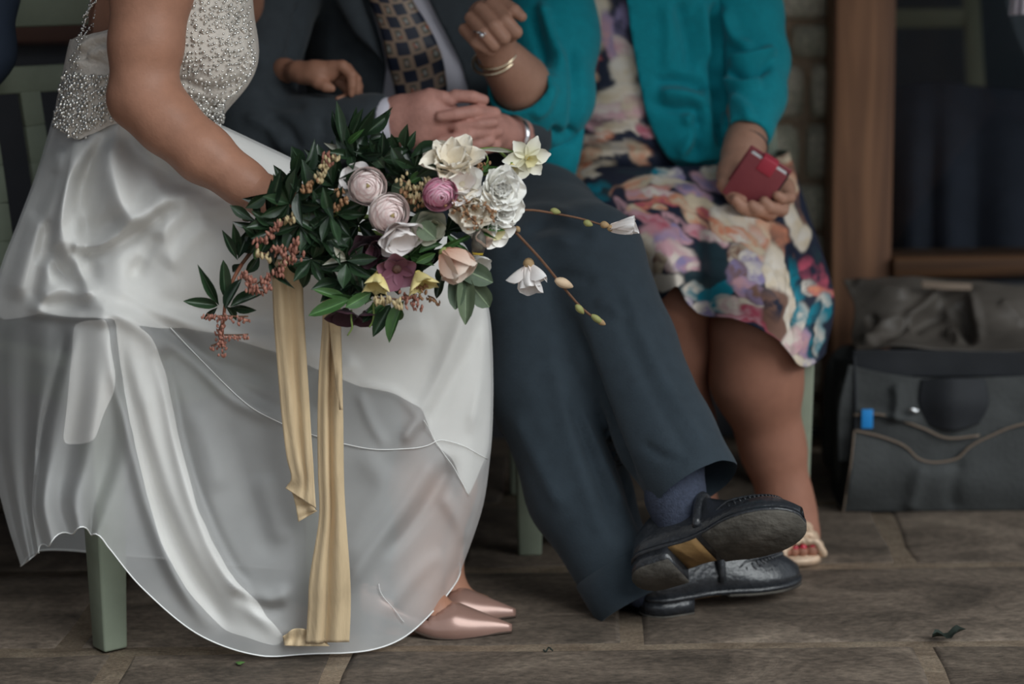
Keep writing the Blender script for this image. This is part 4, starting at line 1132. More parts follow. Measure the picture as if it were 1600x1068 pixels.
# ---- floral print, laid onto the cloth vertex by vertex
WH, CRM, PK, RS, PE, TL, NV, LAV, DK, BR = [lin(*c) for c in ((226, 216, 204), (216, 198, 172), (206, 160, 168), (186, 84, 104), (214, 140, 110), (24, 128, 148), (38, 44, 62), (150, 138, 178), (40, 60, 68), (128, 96, 84))]
PETALS = [  # cx, cy, rx, ry, angle deg, colour, colour 2
 (905, 15, 40, 20, -20, PE, WH), (930, 40, 22, 45, 8, WH, CRM), (955, 60, 14, 40, -12, PK, LAV), (975, 35, 14, 30, 0, LAV, NV), (975, 78, 14, 26, -30, PK, WH), (900, 60, 12, 30, 6, PK, WH),
 (920, 95, 25, 12, 20, PE, RS), (945, 105, 16, 12, 0, NV, NV), (915, 115, 18, 9, 30, PE, CRM), (975, 110, 22, 22, 20, WH, CRM), (935, 132, 34, 10, -10, NV, NV), (965, 150, 42, 18, -18, CRM, WH), (915, 150, 16, 8, 40, BR, PE),
 (950, 178, 46, 16, -4, WH, PK), (990, 170, 18, 20, 0, CRM, PK), (940, 195, 40, 8, 4, PK, NV), (975, 200, 44, 9, 2, CRM, WH), (930, 215, 30, 9, -12, WH, PE), (985, 215, 30, 9, 12, NV, NV), (1010, 205, 20, 7, 20, RS, PK),
 (955, 232, 44, 10, -6, CRM, WH), (915, 245, 26, 12, -30, PE, CRM), (1000, 240, 24, 14, 40, CRM, PE), (1030, 250, 26, 12, 0, NV, NV), (900, 275, 30, 12, -35, CRM, PE), (935, 265, 26, 10, -20, WH, CRM),
 (905, 310, 40, 14, -30, TL, TL), (940, 300, 18, 16, 0, TL, DK), (880, 290, 22, 10, -30, PE, WH), (960, 268, 34, 8, 0, NV, NV), (1010, 268, 60, 10, 0, NV, DK), (1035, 272, 18, 9, 0, TL, WH), (1055, 275, 12, 12, 0, WH, LAV),
 (1045, 286, 46, 7, 10, WH, CRM), (985, 292, 34, 9, -22, PE, CRM), (1005, 300, 44, 8, -10, PK, PE), (1030, 302, 30, 8, 12, WH, PK), (965, 312, 14, 26, 20, NV, NV), (975, 325, 22, 8, 50, PK, NV), (1010, 318, 26, 7, -12, RS, PE), (1040, 315, 22, 8, 20, PE, RS),
 (1000, 332, 24, 8, 30, CRM, PE), (1040, 330, 30, 12, 16, NV, NV), (1030, 324, 14, 5, 10, CRM, PE), (1070, 318, 26, 9, 26, PE, CRM), (1085, 300, 30, 10, 16, LAV, PK), (1095, 318, 26, 12, 20, CRM, CRM), (1110, 285, 34, 10, 20, PK, LAV), (1120, 268, 24, 10, 0, WH, CRM),
 (1020, 345, 36, 8, 24, PK, RS), (1060, 350, 34, 9, 28, PK, NV), (1085, 345, 24, 8, 40, CRM, PE), (1095, 365, 28, 9, 32, PK, RS), (1065, 366, 22, 7, 36, LAV, PK), (1115, 372, 24, 10, 20, WH, PK), (1105, 335, 22, 9, 30, RS, PE), (1135, 340, 30, 14, 30, WH, CRM), (1125, 358, 26, 10, 36, PE, CRM),
 (1000, 362, 44, 9, 18, NV, NV), (960, 345, 20, 14, 20, TL, NV), (960, 365, 20, 10, 10, LAV, NV),
 (1020, 380, 26, 30, 20, PK, RS), (1045, 385, 24, 26, -15, LAV, PK), (1055, 400, 34, 22, 30, PK, WH), (1000, 395, 18, 30, 25, WH, CRM), (1015, 405, 14, 30, 0, CRM, WH), (1075, 415, 22, 14, 20, LAV, PK), (1085, 422, 12, 12, 0, WH, PK), (990, 410, 14, 30, -25, CRM, WH), (1030, 415, 10, 18, 10, BR, CRM), (1010, 440, 14, 20, -20, LAV, WH), (1040, 440, 26, 12, -10, WH, WH),
 (1112, 398, 26, 20, 30, DK, DK), (1118, 425, 22, 22, 0, DK, DK), (1095, 440, 30, 12, 20, DK, DK), (1085, 452, 24, 8, 10, DK, DK),
 (1085, 455, 20, 14, 20, WH, TL), (1105, 465, 16, 14, 0, TL, TL), (1130, 452, 30, 12, -35, TL, TL), (1100, 485, 18, 12, 20, WH, LAV), (1130, 475, 22, 14, -10, TL, WH), (1155, 480, 34, 16, 10, WH, PK), (1175, 470, 20, 14, 20, CRM, WH), (1190, 495, 40, 12, 24, RS, PK), (1150, 497, 30, 6, 6, PK, RS), (1070, 478, 12, 14, 30, WH, LAV), (1210, 515, 24, 9, 40, RS, RS),
 (1150, 400, 14, 22, 0, BR, WH), (1160, 395, 18, 14, 20, BR, CRM), (1175, 400, 18, 14, 0, WH, LAV), (1180, 425, 22, 18, 20, WH, LAV), (1150, 425, 16, 20, 30, LAV, BR), (1165, 448, 24, 14, 20, PK, LAV), (1185, 460, 20, 14, 40, BR, LAV),
 (1150, 330, 26, 12, 10, WH, CRM), (1180, 350, 44, 16, 24, WH, CRM), (1205, 375, 22, 36, -24, CRM, PE), (1190, 385, 14, 36, -30, WH, PE), (1225, 390, 14, 40, -20, BR, PE), (1170, 375, 30, 9, 40, PE, CRM), (1150, 365, 20, 8, 30, PE, WH),
 (1215, 425, 20, 44, -14, WH, CRM), (1225, 470, 14, 44, -12, WH, CRM), (1205, 440, 9, 30, -20, CRM, WH), (1215, 490, 22, 40, -14, BR, BR), (1205, 475, 14, 26, -20, BR, NV), (1235, 500, 8, 34, -6, WH, CRM),
 (1235, 400, 9, 30, 0, NV, NV), (1245, 440, 10, 40, -8, TL, NV), (1250, 475, 10, 30, 0, TL, NV), (1250, 500, 14, 24, 10, TL, WH), (1265, 420, 14, 22, -20, RS, NV), (1280, 430, 14, 30, -20, NV, RS), (1265, 450, 12, 12, 0, WH, NV), (1285, 455, 22, 9, 10, PE, RS), (1285, 480, 14, 26, 14, WH, TL), (1270, 500, 9, 30, 14, TL, NV), (1240, 535, 16, 26, 14, WH, PK), (1258, 540, 8, 26, 8, PK, LAV), (1268, 545, 7, 22, 6, TL, NV), (1280, 530, 8, 28, 10, WH, TL), (1245, 565, 12, 8, 20, WH, CRM), (1262, 568, 10, 6, 0, WH, LAV),
 (1240, 300, 14, 30, -12, CRM, PE), (1250, 340, 10, 40, -8, NV, BR), (1240, 350, 12, 30, -14, WH, CRM), (1232, 260, 12, 14, 0, PE, BR), (1255, 300, 8, 40, -8, NV, NV), (1225, 245, 14, 10, 20, BR, CRM), (1255, 370, 10, 20, 0, WH, CRM), (1275, 400, 10, 20, -14, NV, DK),
]
def paint(v):
    q = proj(v).copy()
    P3 = np.c_[q, np.zeros(len(q))]
    q[:, 0] += 5 * wnoise(P3, .09, 1, 3); q[:, 1] += 5 * wnoise(P3, .085, 2, 3)
    col = np.tile(np.array(NV)[None], (len(q), 1)).astype(float)
    st = wnoise(P3, .22, 3, 3)
    for (cx, cy, rx, ry, an, c1, c2) in PETALS:
        rx, ry = (rx * 1.18, ry * 1.22) if c1 != NV else (rx, ry)
        a = math.radians(an); dx, dy = q[:, 0] - cx, q[:, 1] - cy
        x = (dx * math.cos(a) + dy * math.sin(a)) / rx; y = (-dx * math.sin(a) + dy * math.cos(a)) / ry
        r = np.sqrt(x * x + y * y)
        al = np.clip((1.0 - r) * 4.5, 0, 1)
        g = np.clip(.5 + .55 * x * .8 + .35 * st + .25 * np.sin(y * 5 + st * 2), 0, 1)
        sh = np.clip(1.0 - .35 * np.clip((r - .72) * 3.5, 0, 1), 0, 1)          # petal outline in the print
        c = (np.array(c1)[None] * (1 - g[:, None]) + np.array(c2)[None] * g[:, None]) * sh[:, None]
        col = col * (1 - al[:, None]) + c * al[:, None]
    return np.clip(col, 0, 1)
# dress top
D = pchain([(1010, 300, .90), (985, 120, .87), (980, -40, .86)], [.178, .176, .180], .05, (0, 1, 0), 1.3)
D += [el(at(975, 215, .80), (.12, .10, .10), .06), el(at(1040, 275, .88), (.20, .14, .08), .05)]
v, f = sdf(D, .0055, 2)
v = creases(v, f, [([(905, 170), (950, 182), (1000, 175)], 7, .006), ([(910, 196), (960, 203), (1015, 198)], 6, -.007), ([(920, 214), (970, 218), (1025, 215)], 6, .006), ([(900, 150), (950, 158), (1005, 150)], 7, -.005), ([(905, 232), (970, 238), (1040, 236)], 6, -.006)])
o = lkid('dress_top', v, f, PRINT); vcol(o.data, paint(v))
# dress skirt
Cs = np.array([
 [(868, 255, .80), (890, 305, .66), (930, 370, .55), (975, 430, .50)],
 [(925, 258, .72), (945, 318, .58), (985, 385, .48), (1024, 470, .46)],
 [(975, 260, .68), (1008, 328, .54), (1040, 392, .42), (1058, 448, .405)],
 [(1030, 260, .67), (1060, 336, .54), (1082, 415, .435), (1092, 490, .44)],
 [(1085, 258, .67), (1120, 342, .52), (1145, 428, .39), (1150, 499, .385)],
 [(1135, 256, .69), (1178, 346, .53), (1206, 438, .375), (1214, 530, .37)],
 [(1185, 250, .74), (1226, 346, .60), (1250, 448, .43), (1250, 571, .42)],
 [(1215, 245, .82), (1250, 340, .70), (1288, 448, .53), (1276, 566, .50)],
 [(1232, 235, .90), (1262, 330, .80), (1302, 462, .66), (1290, 545, .62)],
 [(1200, 235, 1.0), (1220, 330, .95), (1260, 450, .86), (1255, 530, .82)],
], float)
nr, nc = 130, 250
Cs[:, 1:3, 2] -= .022; Cs[:, 3, 2] -= .015
G = spline(np.swapaxes(spline(Cs, nc), 0, 1), nr)
G[:, :, 2] += .012 * np.sin(np.linspace(0, 9, nc)[None] * 5.0) * np.linspace(0, 1, nr)[:, None] ** 2 * (np.linspace(0, 9, nc)[None] > 5.2)
v = atn(G.reshape(-1, 3)); f = grid_faces(nr, nc)
if frontal(v, f).mean() < .5: f = f[:, ::-1]
v = creases(v, f, [([(1092, 300), (1090, 380), (1088, 480)], 14, -.012), ([(1230, 330), (1240, 430), (1238, 540)], 9, -.014), ([(1262, 380), (1270, 460), (1262, 560)], 8, .012), ([(1000, 285), (1050, 300), (1100, 295)], 9, .005), ([(1150, 300), (1190, 360), (1215, 420)], 12, .006)])
o = lkid('dress_skirt', v, f, PRINT); vcol(o.data, paint(v))
m_ = o.modifiers.new('thick', 'SOLIDIFY'); m_.thickness = .003; m_.offset = -1
# jacket
J = pchain([(1005, 250, .90), (985, 120, .87), (980, -40, .86)], [.205, .202, .204], .05, (0, 1, 0), 1.3)
J += pchain([(850, -110, .85), (980, -130, .86), (1115, -110, .86)], [.09, .09, .09], .05)
JS = [pchain([(858, -90, .83), (864, 60, .73), (862, 150, .65), (848, 172, .625), (828, 154, .588), (806, 126, .552)], [.085, .080, .072, .066, .060, .055], .025),
      pchain([(1112, -90, .86), (1158, 20, .83), (1178, 95, .795)], [.085, .072, .062], .03) + pchain([(1178, 95, .795), (1176, 150, .735), (1168, 200, .665)], [.064, .058, .048], .02)]
J += [el(at(1072, 190, .765), (.10, .085, .09), .05), el(at(1085, 225, .77), (.085, .05, .09), .05), el(at(868, 240, .66), (.055, .045, .085), .04), rc(at(880, 120, .70), at(868, 240, .64), .06, .045, .04)]
v, f = sdf(J, .006, 2)
q = proj(v[f].mean(1)); ff = frontal(v, f)[f].all(1); yc = v[f][:, :, 1].mean(1)
op = [(874, -120), (880, 0), (886, 60), (902, 120), (912, 170), (914, 210), (906, 250), (896, 285), (890, 330), (1072, 330), (1060, 258), (1040, 246), (1020, 208), (1006, 165), (996, 110), (986, 50), (980, 0), (975, -120)]
low = [(780, 262), (846, 292), (872, 318), (890, 330), (1140, 330), (1139, 252), (1232, 240), (1300, 400), (800, 400)]
cut = in_poly(q, op) & (yc < .85)
cut |= in_poly(q, low) & (q[:, 1] > 250)
JLINES = [([(1120, 0), (1118, 80), (1124, 160), (1130, 240)], 8, -.018), ([(1130, 10), (1150, 60), (1180, 80)], 9, .010), ([(1140, 100), (1175, 95), (1212, 78)], 8, .014), ([(1135, 115), (1170, 116), (1205, 100)], 7, -.013),
                   ([(1130, 125), (1165, 135), (1190, 125)], 8, .010), ([(1140, 150), (1160, 165), (1175, 195)], 9, .006), ([(1020, 130), (1060, 125), (1110, 135)], 9, -.012), ([(1030, 145), (1070, 150), (1105, 165)], 9, .010),
                   ([(1015, 160), (1050, 170), (1090, 172), (1070, 220)], 8, -.010), ([(1075, 175), (1080, 210), (1060, 245)], 9, .010), ([(1095, 180), (1090, 220), (1085, 250)], 8, -.008), ([(1060, 0), (1075, 60), (1080, 110)], 10, -.008), ([(1040, 0), (1045, 60), (1040, 110)], 10, .006), ([(1095, 0), (1100, 50), (1110, 100)], 9, .008),
                   ([(845, 0), (862, 60), (880, 110)], 8, .010), ([(830, 10), (845, 70), (865, 120)], 8, -.010), ([(890, 60), (900, 140), (895, 220)], 8, -.007), ([(860, 200), (880, 215), (905, 205)], 9, -.008), ([(830, 180), (850, 170), (866, 130)], 8, .006), ([(1040, 240), (1080, 248), (1130, 240)], 6, .005)]
def jacket_piece(name, v, f, cut):
    v, f = drop_faces(v, f, cut); v = smooth_edge(v, f, 16); v = creases(v, f, [(l[0], l[1], l[2] * 1.7) for l in JLINES])
    o = lkid(name, v, f, TEAL); m_ = o.modifiers.new('thick', 'SOLIDIFY'); m_.thickness = .006; m_.offset = -1; return o
jk = jacket_piece('jacket', v, f, cut)
cc = at(808, 130, .558); dcu = at(812, 128, .56) - at(838, 162, .62); dcu /= np.linalg.norm(dcu)
c2 = at(1168, 203, .66); d2_ = at(1164, 228, .63) - at(1176, 175, .70); d2_ /= np.linalg.norm(d2_)
v, f = sdf(JS[0], .006, 2); cen = v[f].mean(1)
jacket_piece('sleeve', v, f, (((cen - at(808, 132, .56)) @ dcu) > .004) & (np.linalg.norm(cen - cc, axis=1) < .10))
v, f = sdf(JS[1], .006, 2); cen = v[f].mean(1)
jacket_piece('sleeve', v, f, (((cen - c2) @ d2_) > .018) & (np.linalg.norm(cen - c2, axis=1) < .085))
# bangles, ring, bracelet
def bangle(name, c, ax, r, t, m):
    c = np.array(c); ax = np.array(ax) / np.linalg.norm(ax); a = np.cross(ax, [0, 0, 1.0]); a /= np.linalg.norm(a); b = np.cross(ax, a)
    p = [c + r * (math.cos(x) * a + math.sin(x) * b) for x in np.linspace(0, 2 * math.pi, 49)]
    return lkid(name, *tube(p, t, 8, False), m)
axw = at(812, 128, .56) - at(778, 82, .505)
tilt = axw / np.linalg.norm(axw) + np.array([0, .25, -.45])
for (x, y, Y, r) in ((776, 84, .508, .036), (773, 91, .510, .0385)):
    bangle('bangle', at(x, y, Y), tilt, r, .0026, GOLDEN)
bangle('ring', at(752, 52, .431), (.2, .1, 1), .0125, .0018, SILVER)
st = bmesh.new(); bmesh.ops.create_icosphere(st, subdivisions=2, radius=.0055); me = bpy.data.meshes.new('ring_stone'); st.to_mesh(me); st.free()
o = link('ring_stone', me, SILVER); o.location = V(at(753, 55, .415)); adopt(o, lady)
bangle('bracelet', at(1165, 228, .632), at(1164, 228, .63) - at(1172, 180, .69), .0365, .0034, mat('black_bracelet', lin(40, 44, 48), .4))
# peep-toe sandal on the visible foot
SAND = mat('rose_gold_cloth', lin(206, 178, 152), .45, .25, 60, spec=.5, metal=.2)
NAIL = mat('red_nail', lin(196, 40, 66), .25, spec=.6, coat=.5)
fo = ground(1256, 884); fd = np.array([.30, -.95, 0]); fd /= np.linalg.norm(fd); fs_ = np.array([-fd[1], fd[0], 0])
def fl(a, b, z): return fo - fd * .02 + fd * a + fs_ * b + np.array([0, 0, z])
# sole
ol = [(.022 * 0 + .03 * math.cos(t) if math.cos(t) > 0 else .17 * math.cos(t), .040 * math.sin(t) * (1 if math.cos(t) > -.4 else .8)) for t in np.linspace(0, 2 * math.pi, 33)[:-1]]
k = len(ol)
v = np.array([fl(a, b, .016) for a, b in ol] + [fl(a, b, .003) for a, b in ol])
sandal = lkid('sandal', v, [tuple(range(k)), tuple(range(2 * k - 1, k - 1, -1))] + [(i, k + i, k + (i + 1) % k, (i + 1) % k) for i in range(k)], SAND, False)
for i, s in enumerate(np.linspace(-.075, .014, 8)):
    w_ = np.interp(s, [-.075, .014], [.052, .037]); hgt = np.interp(s, [-.075, .014], [.082, .034])
    p = [fl(s + .006 * math.sin(t * 2 + i), w_ * math.cos(t), .010 + hgt * math.sin(t) ** .8 + .003 * math.sin(t * 7 + i * 2)) for t in np.linspace(.02, math.pi - .02, 26)]
    adopt_sub(mobj('pleat', *tube(p, .0068, 8), SAND), sandal)
for sg in (-1, 1):
    p = [fl(.004 - .012 * math.sin(t), sg * (.004 + .016 * math.sin(t / 2) ** 2), .052 + .010 * math.sin(t)) for t in np.linspace(0, 6.28, 24)]
    adopt_sub(mobj('bow', *tube(p, .0055, 8), SAND), sandal)
for i, (b, r) in enumerate(((.020, .0125), (.002, .0105), (-.012, .0098), (-.024, .009), (-.034, .008))):
    v, f = sdf([rc(fl(-.03, b, .026), fl(.012 - abs(i - .5) * .003, b, .024), r, r * .92, .004)], .003, 1); lkid('toe', v, f, TIGHTS)
    v, f = sdf([el(fl(.014 - abs(i - .5) * .003, b, .027 + r * .45), (r * .62, r * .55, r * .5), .002)], .0016, 1); lkid('toenail', v, f, NAIL)

# ---- phone in its red wallet case
RED = mat('red_leather', lin(140, 68, 74), .5, .08, 20, bump=.1)
RED2 = mat('bright_red_strap', lin(182, 64, 80), .45)
PGLASS = mat('phone_side', lin(206, 206, 206), .3)
DARKP = mat('case_spine_black', lin(34, 36, 40), .6)  # plain black for the case spine
A0, B0 = at(1171, 236, .505), at(1231, 274, .500)
wx = B0 - A0; wl = np.linalg.norm(wx); wx /= wl
lx = np.array([-.50, .30, -.80]); lx -= wx * (lx @ wx); lx /= np.linalg.norm(lx); nx = np.cross(wx, lx)
if nx @ (CAM - A0) < 0: nx = -nx
PL, PW = .088, wl
def pt(a, b, c): return A0 + wx * a + lx * b + nx * c
def rbox(a0, a1, b0, b1, c0, c1):
    v = np.array([pt(a, b, c) for c in (c0, c1) for b in (b0, b1) for a in (a0, a1)]); return v, [(0, 2, 3, 1), (4, 5, 7, 6), (0, 1, 5, 4), (2, 6, 7, 3), (0, 4, 6, 2), (1, 3, 7, 5)]
phone = empty('phone_case', pt(PW / 2, PL / 2, 0)); tag(phone, 'red wallet phone case held in the woman\'s hand on her lap', 'phone case')
def pkid(name, vf, m): return bevel_obj(adopt(mobj(name, vf[0], vf[1], m, None, False), phone), .0022, 2)
pkid('cover', rbox(0, PW, 0, PL, .0005, .0035), RED)
pkid('phone_body', rbox(.004, PW - .003, -.001, PL, -.0125, -.0008), PGLASS)
pkid('back_cover', rbox(-.002, PW + .004, -.005, PL, -.021, -.017), RED)
pkid('spine', rbox(PW - .002, PW + .003, .002, PL, -.018, .001), DARKP)
pkid('strap', rbox(PW * .32, PW * .70, -.0075, .020, -.022, .0050), RED2)

# ================================================================== THE BOUQUET
bq = empty('bouquet', at(560, 360, -.14))
tag(bq, 'wild bridal bouquet of blush ranunculus, white blooms and dark leaves with gold ribbons', 'bouquet')
def leaf_mat(name, c1, c2, rough=.32):
    m = bpy.data.materials.new(name); m.use_nodes = True; nt = m.node_tree; N, L = nt.nodes, nt.links; b = N['Principled BSDF']
    b.inputs['Roughness'].default_value = rough; b.inputs['Specular IOR Level'].default_value = .45
    tc = N.new('ShaderNodeTexCoord'); sp = N.new('ShaderNodeSeparateXYZ'); L.new(tc.outputs['UV'], sp.inputs[0])
    oi = N.new('ShaderNodeObjectInfo')
    r = N.new('ShaderNodeMix'); r.data_type = 'RGBA'; r.inputs['A'].default_value = (*c1, 1); r.inputs['B'].default_value = (*c2, 1)
    nz = N.new('ShaderNodeTexNoise'); nz.inputs['Scale'].default_value = 5; L.new(tc.outputs['UV'], nz.inputs['Vector'])
    ad = N.new('ShaderNodeMath'); ad.operation = 'MULTIPLY_ADD'; ad.inputs[1].default_value = .75; L.new(oi.outputs['Random'], ad.inputs[0])
    sb = N.new('ShaderNodeMath'); sb.operation = 'MULTIPLY_ADD'; sb.inputs[1].default_value = .6; sb.inputs[2].default_value = -.2; L.new(nz.outputs['Fac'], sb.inputs[0]); L.new(sb.outputs[0], ad.inputs[2])
    L.new(ad.outputs[0], r.inputs['Factor'])
    # pale midrib
    d = N.new('ShaderNodeMath'); d.operation = 'SUBTRACT'; d.inputs[1].default_value = .5; L.new(sp.outputs[1], d.inputs[0])
    a = N.new('ShaderNodeMath'); a.operation = 'ABSOLUTE'; L.new(d.outputs[0], a.inputs[0])
    lt = N.new('ShaderNodeMath'); lt.operation = 'LESS_THAN'; lt.inputs[1].default_value = .035; L.new(a.outputs[0], lt.inputs[0])
    ml = N.new('ShaderNodeMath'); ml.operation = 'MULTIPLY'; ml.inputs[1].default_value = .45; L.new(lt.outputs[0], ml.inputs[0])
    m2 = N.new('ShaderNodeMix'); m2.data_type = 'RGBA'; L.new(ml.outputs[0], m2.inputs['Factor']); L.new(r.outputs['Result'], m2.inputs['A'])
    m2.inputs['B'].default_value = (*[min(1, x * 2.6 + .03) for x in c2], 1)
    L.new(m2.outputs['Result'], b.inputs['Base Color'])
    return m
LF_DARK = leaf_mat('dark_glossy_leaf', lin(24, 38, 28), lin(46, 68, 44))
LF_GREEN = leaf_mat('bright_leaf', lin(50, 86, 46), lin(80, 116, 62), .38)
LF_SAGE = leaf_mat('grey_green_leaf', lin(72, 88, 70), lin(104, 118, 92), .6)
LF_PALE = leaf_mat('pale_leaf_back', lin(150, 150, 136), lin(176, 172, 156), .6)
def leaf_mesh(name, prof, m, fold=.16, droop=.12, wave=.0, nx=8):
    xs = np.linspace(0, 1, nx); w = np.interp(xs, np.linspace(0, 1, len(prof)), prof)
    v, uv = [], []
    for i, x in enumerate(xs):
        for j in range(5):
            t = j / 2 - 1
            v.append((x, t * w[i] * .5, abs(t) * fold * w[i] * .35 - droop * x * x + wave * math.sin(x * 9 + t * 2) * w[i])); uv.append((x, j / 4))
    me = np_mesh(name, np.array(v), grid_faces(nx, 5)); set_uv(me, np.array(uv)); me.materials.append(m); return me
LANCE = [.03, .30, .62, .88, 1.0, .96, .72, .36, .02]
OVAL = [.05, .55, .88, 1.0, 1.0, .95, .80, .50, .04]
ROUND = [.05, .62, .92, 1.0, 1.0, .98, .88, .62, .06]
STRAP = [.35, .7, .95, 1, 1, .95, .8, .5, .03]
LM = {k: [leaf_mesh('leaf', p, m, fd, dr, wv) for (fd, dr, wv) in ((.5, .10, .0), (.7, .22, .01), (.3, -.08, .015))]
      for k, (p, m) in {'d': (LANCE, LF_DARK), 'g': (OVAL, LF_GREEN), 's': (ROUND, LF_SAGE), 'o': (OVAL, LF_DARK), 'p': (LANCE, LF_PALE), 't': (STRAP, LF_GREEN)}.items()}
lr = random.Random(4)
def leaf(b, t, wpx, kind='d', roll=None, name='leaf'):
    b, t = at(*b), at(*t); X = t - b; Ln = np.linalg.norm(X); X /= Ln
    view = CAM - b; view /= np.linalg.norm(view)
    Z = view - X * (view @ X); Z /= np.linalg.norm(Z); Y = np.cross(Z, X)
    a = (lr.uniform(-.55, .55) if kind != 's' else lr.uniform(-.15, .15)) if roll is None else roll
    Zr = Z * math.cos(a) + Y * math.sin(a); Yr = np.cross(Zr, X)
    wd = wpx / 1085.0 * (1.0 if kind != 's' else 1.15)
    o = link(name, LM[kind][lr.randrange(3)])
    o.matrix_world = Matrix(((X[0] * Ln, Yr[0] * wd, Zr[0] * Ln, b[0]), (X[1] * Ln, Yr[1] * wd, Zr[1] * Ln, b[1]), (X[2] * Ln, Yr[2] * wd, Zr[2] * Ln, b[2]), (0, 0, 0, 1)))
    mw = o.matrix_world.copy(); o.parent = bq; o.matrix_parent_inverse = Matrix.Translation(bq.location).inverted(); o.matrix_basis = mw
    return o
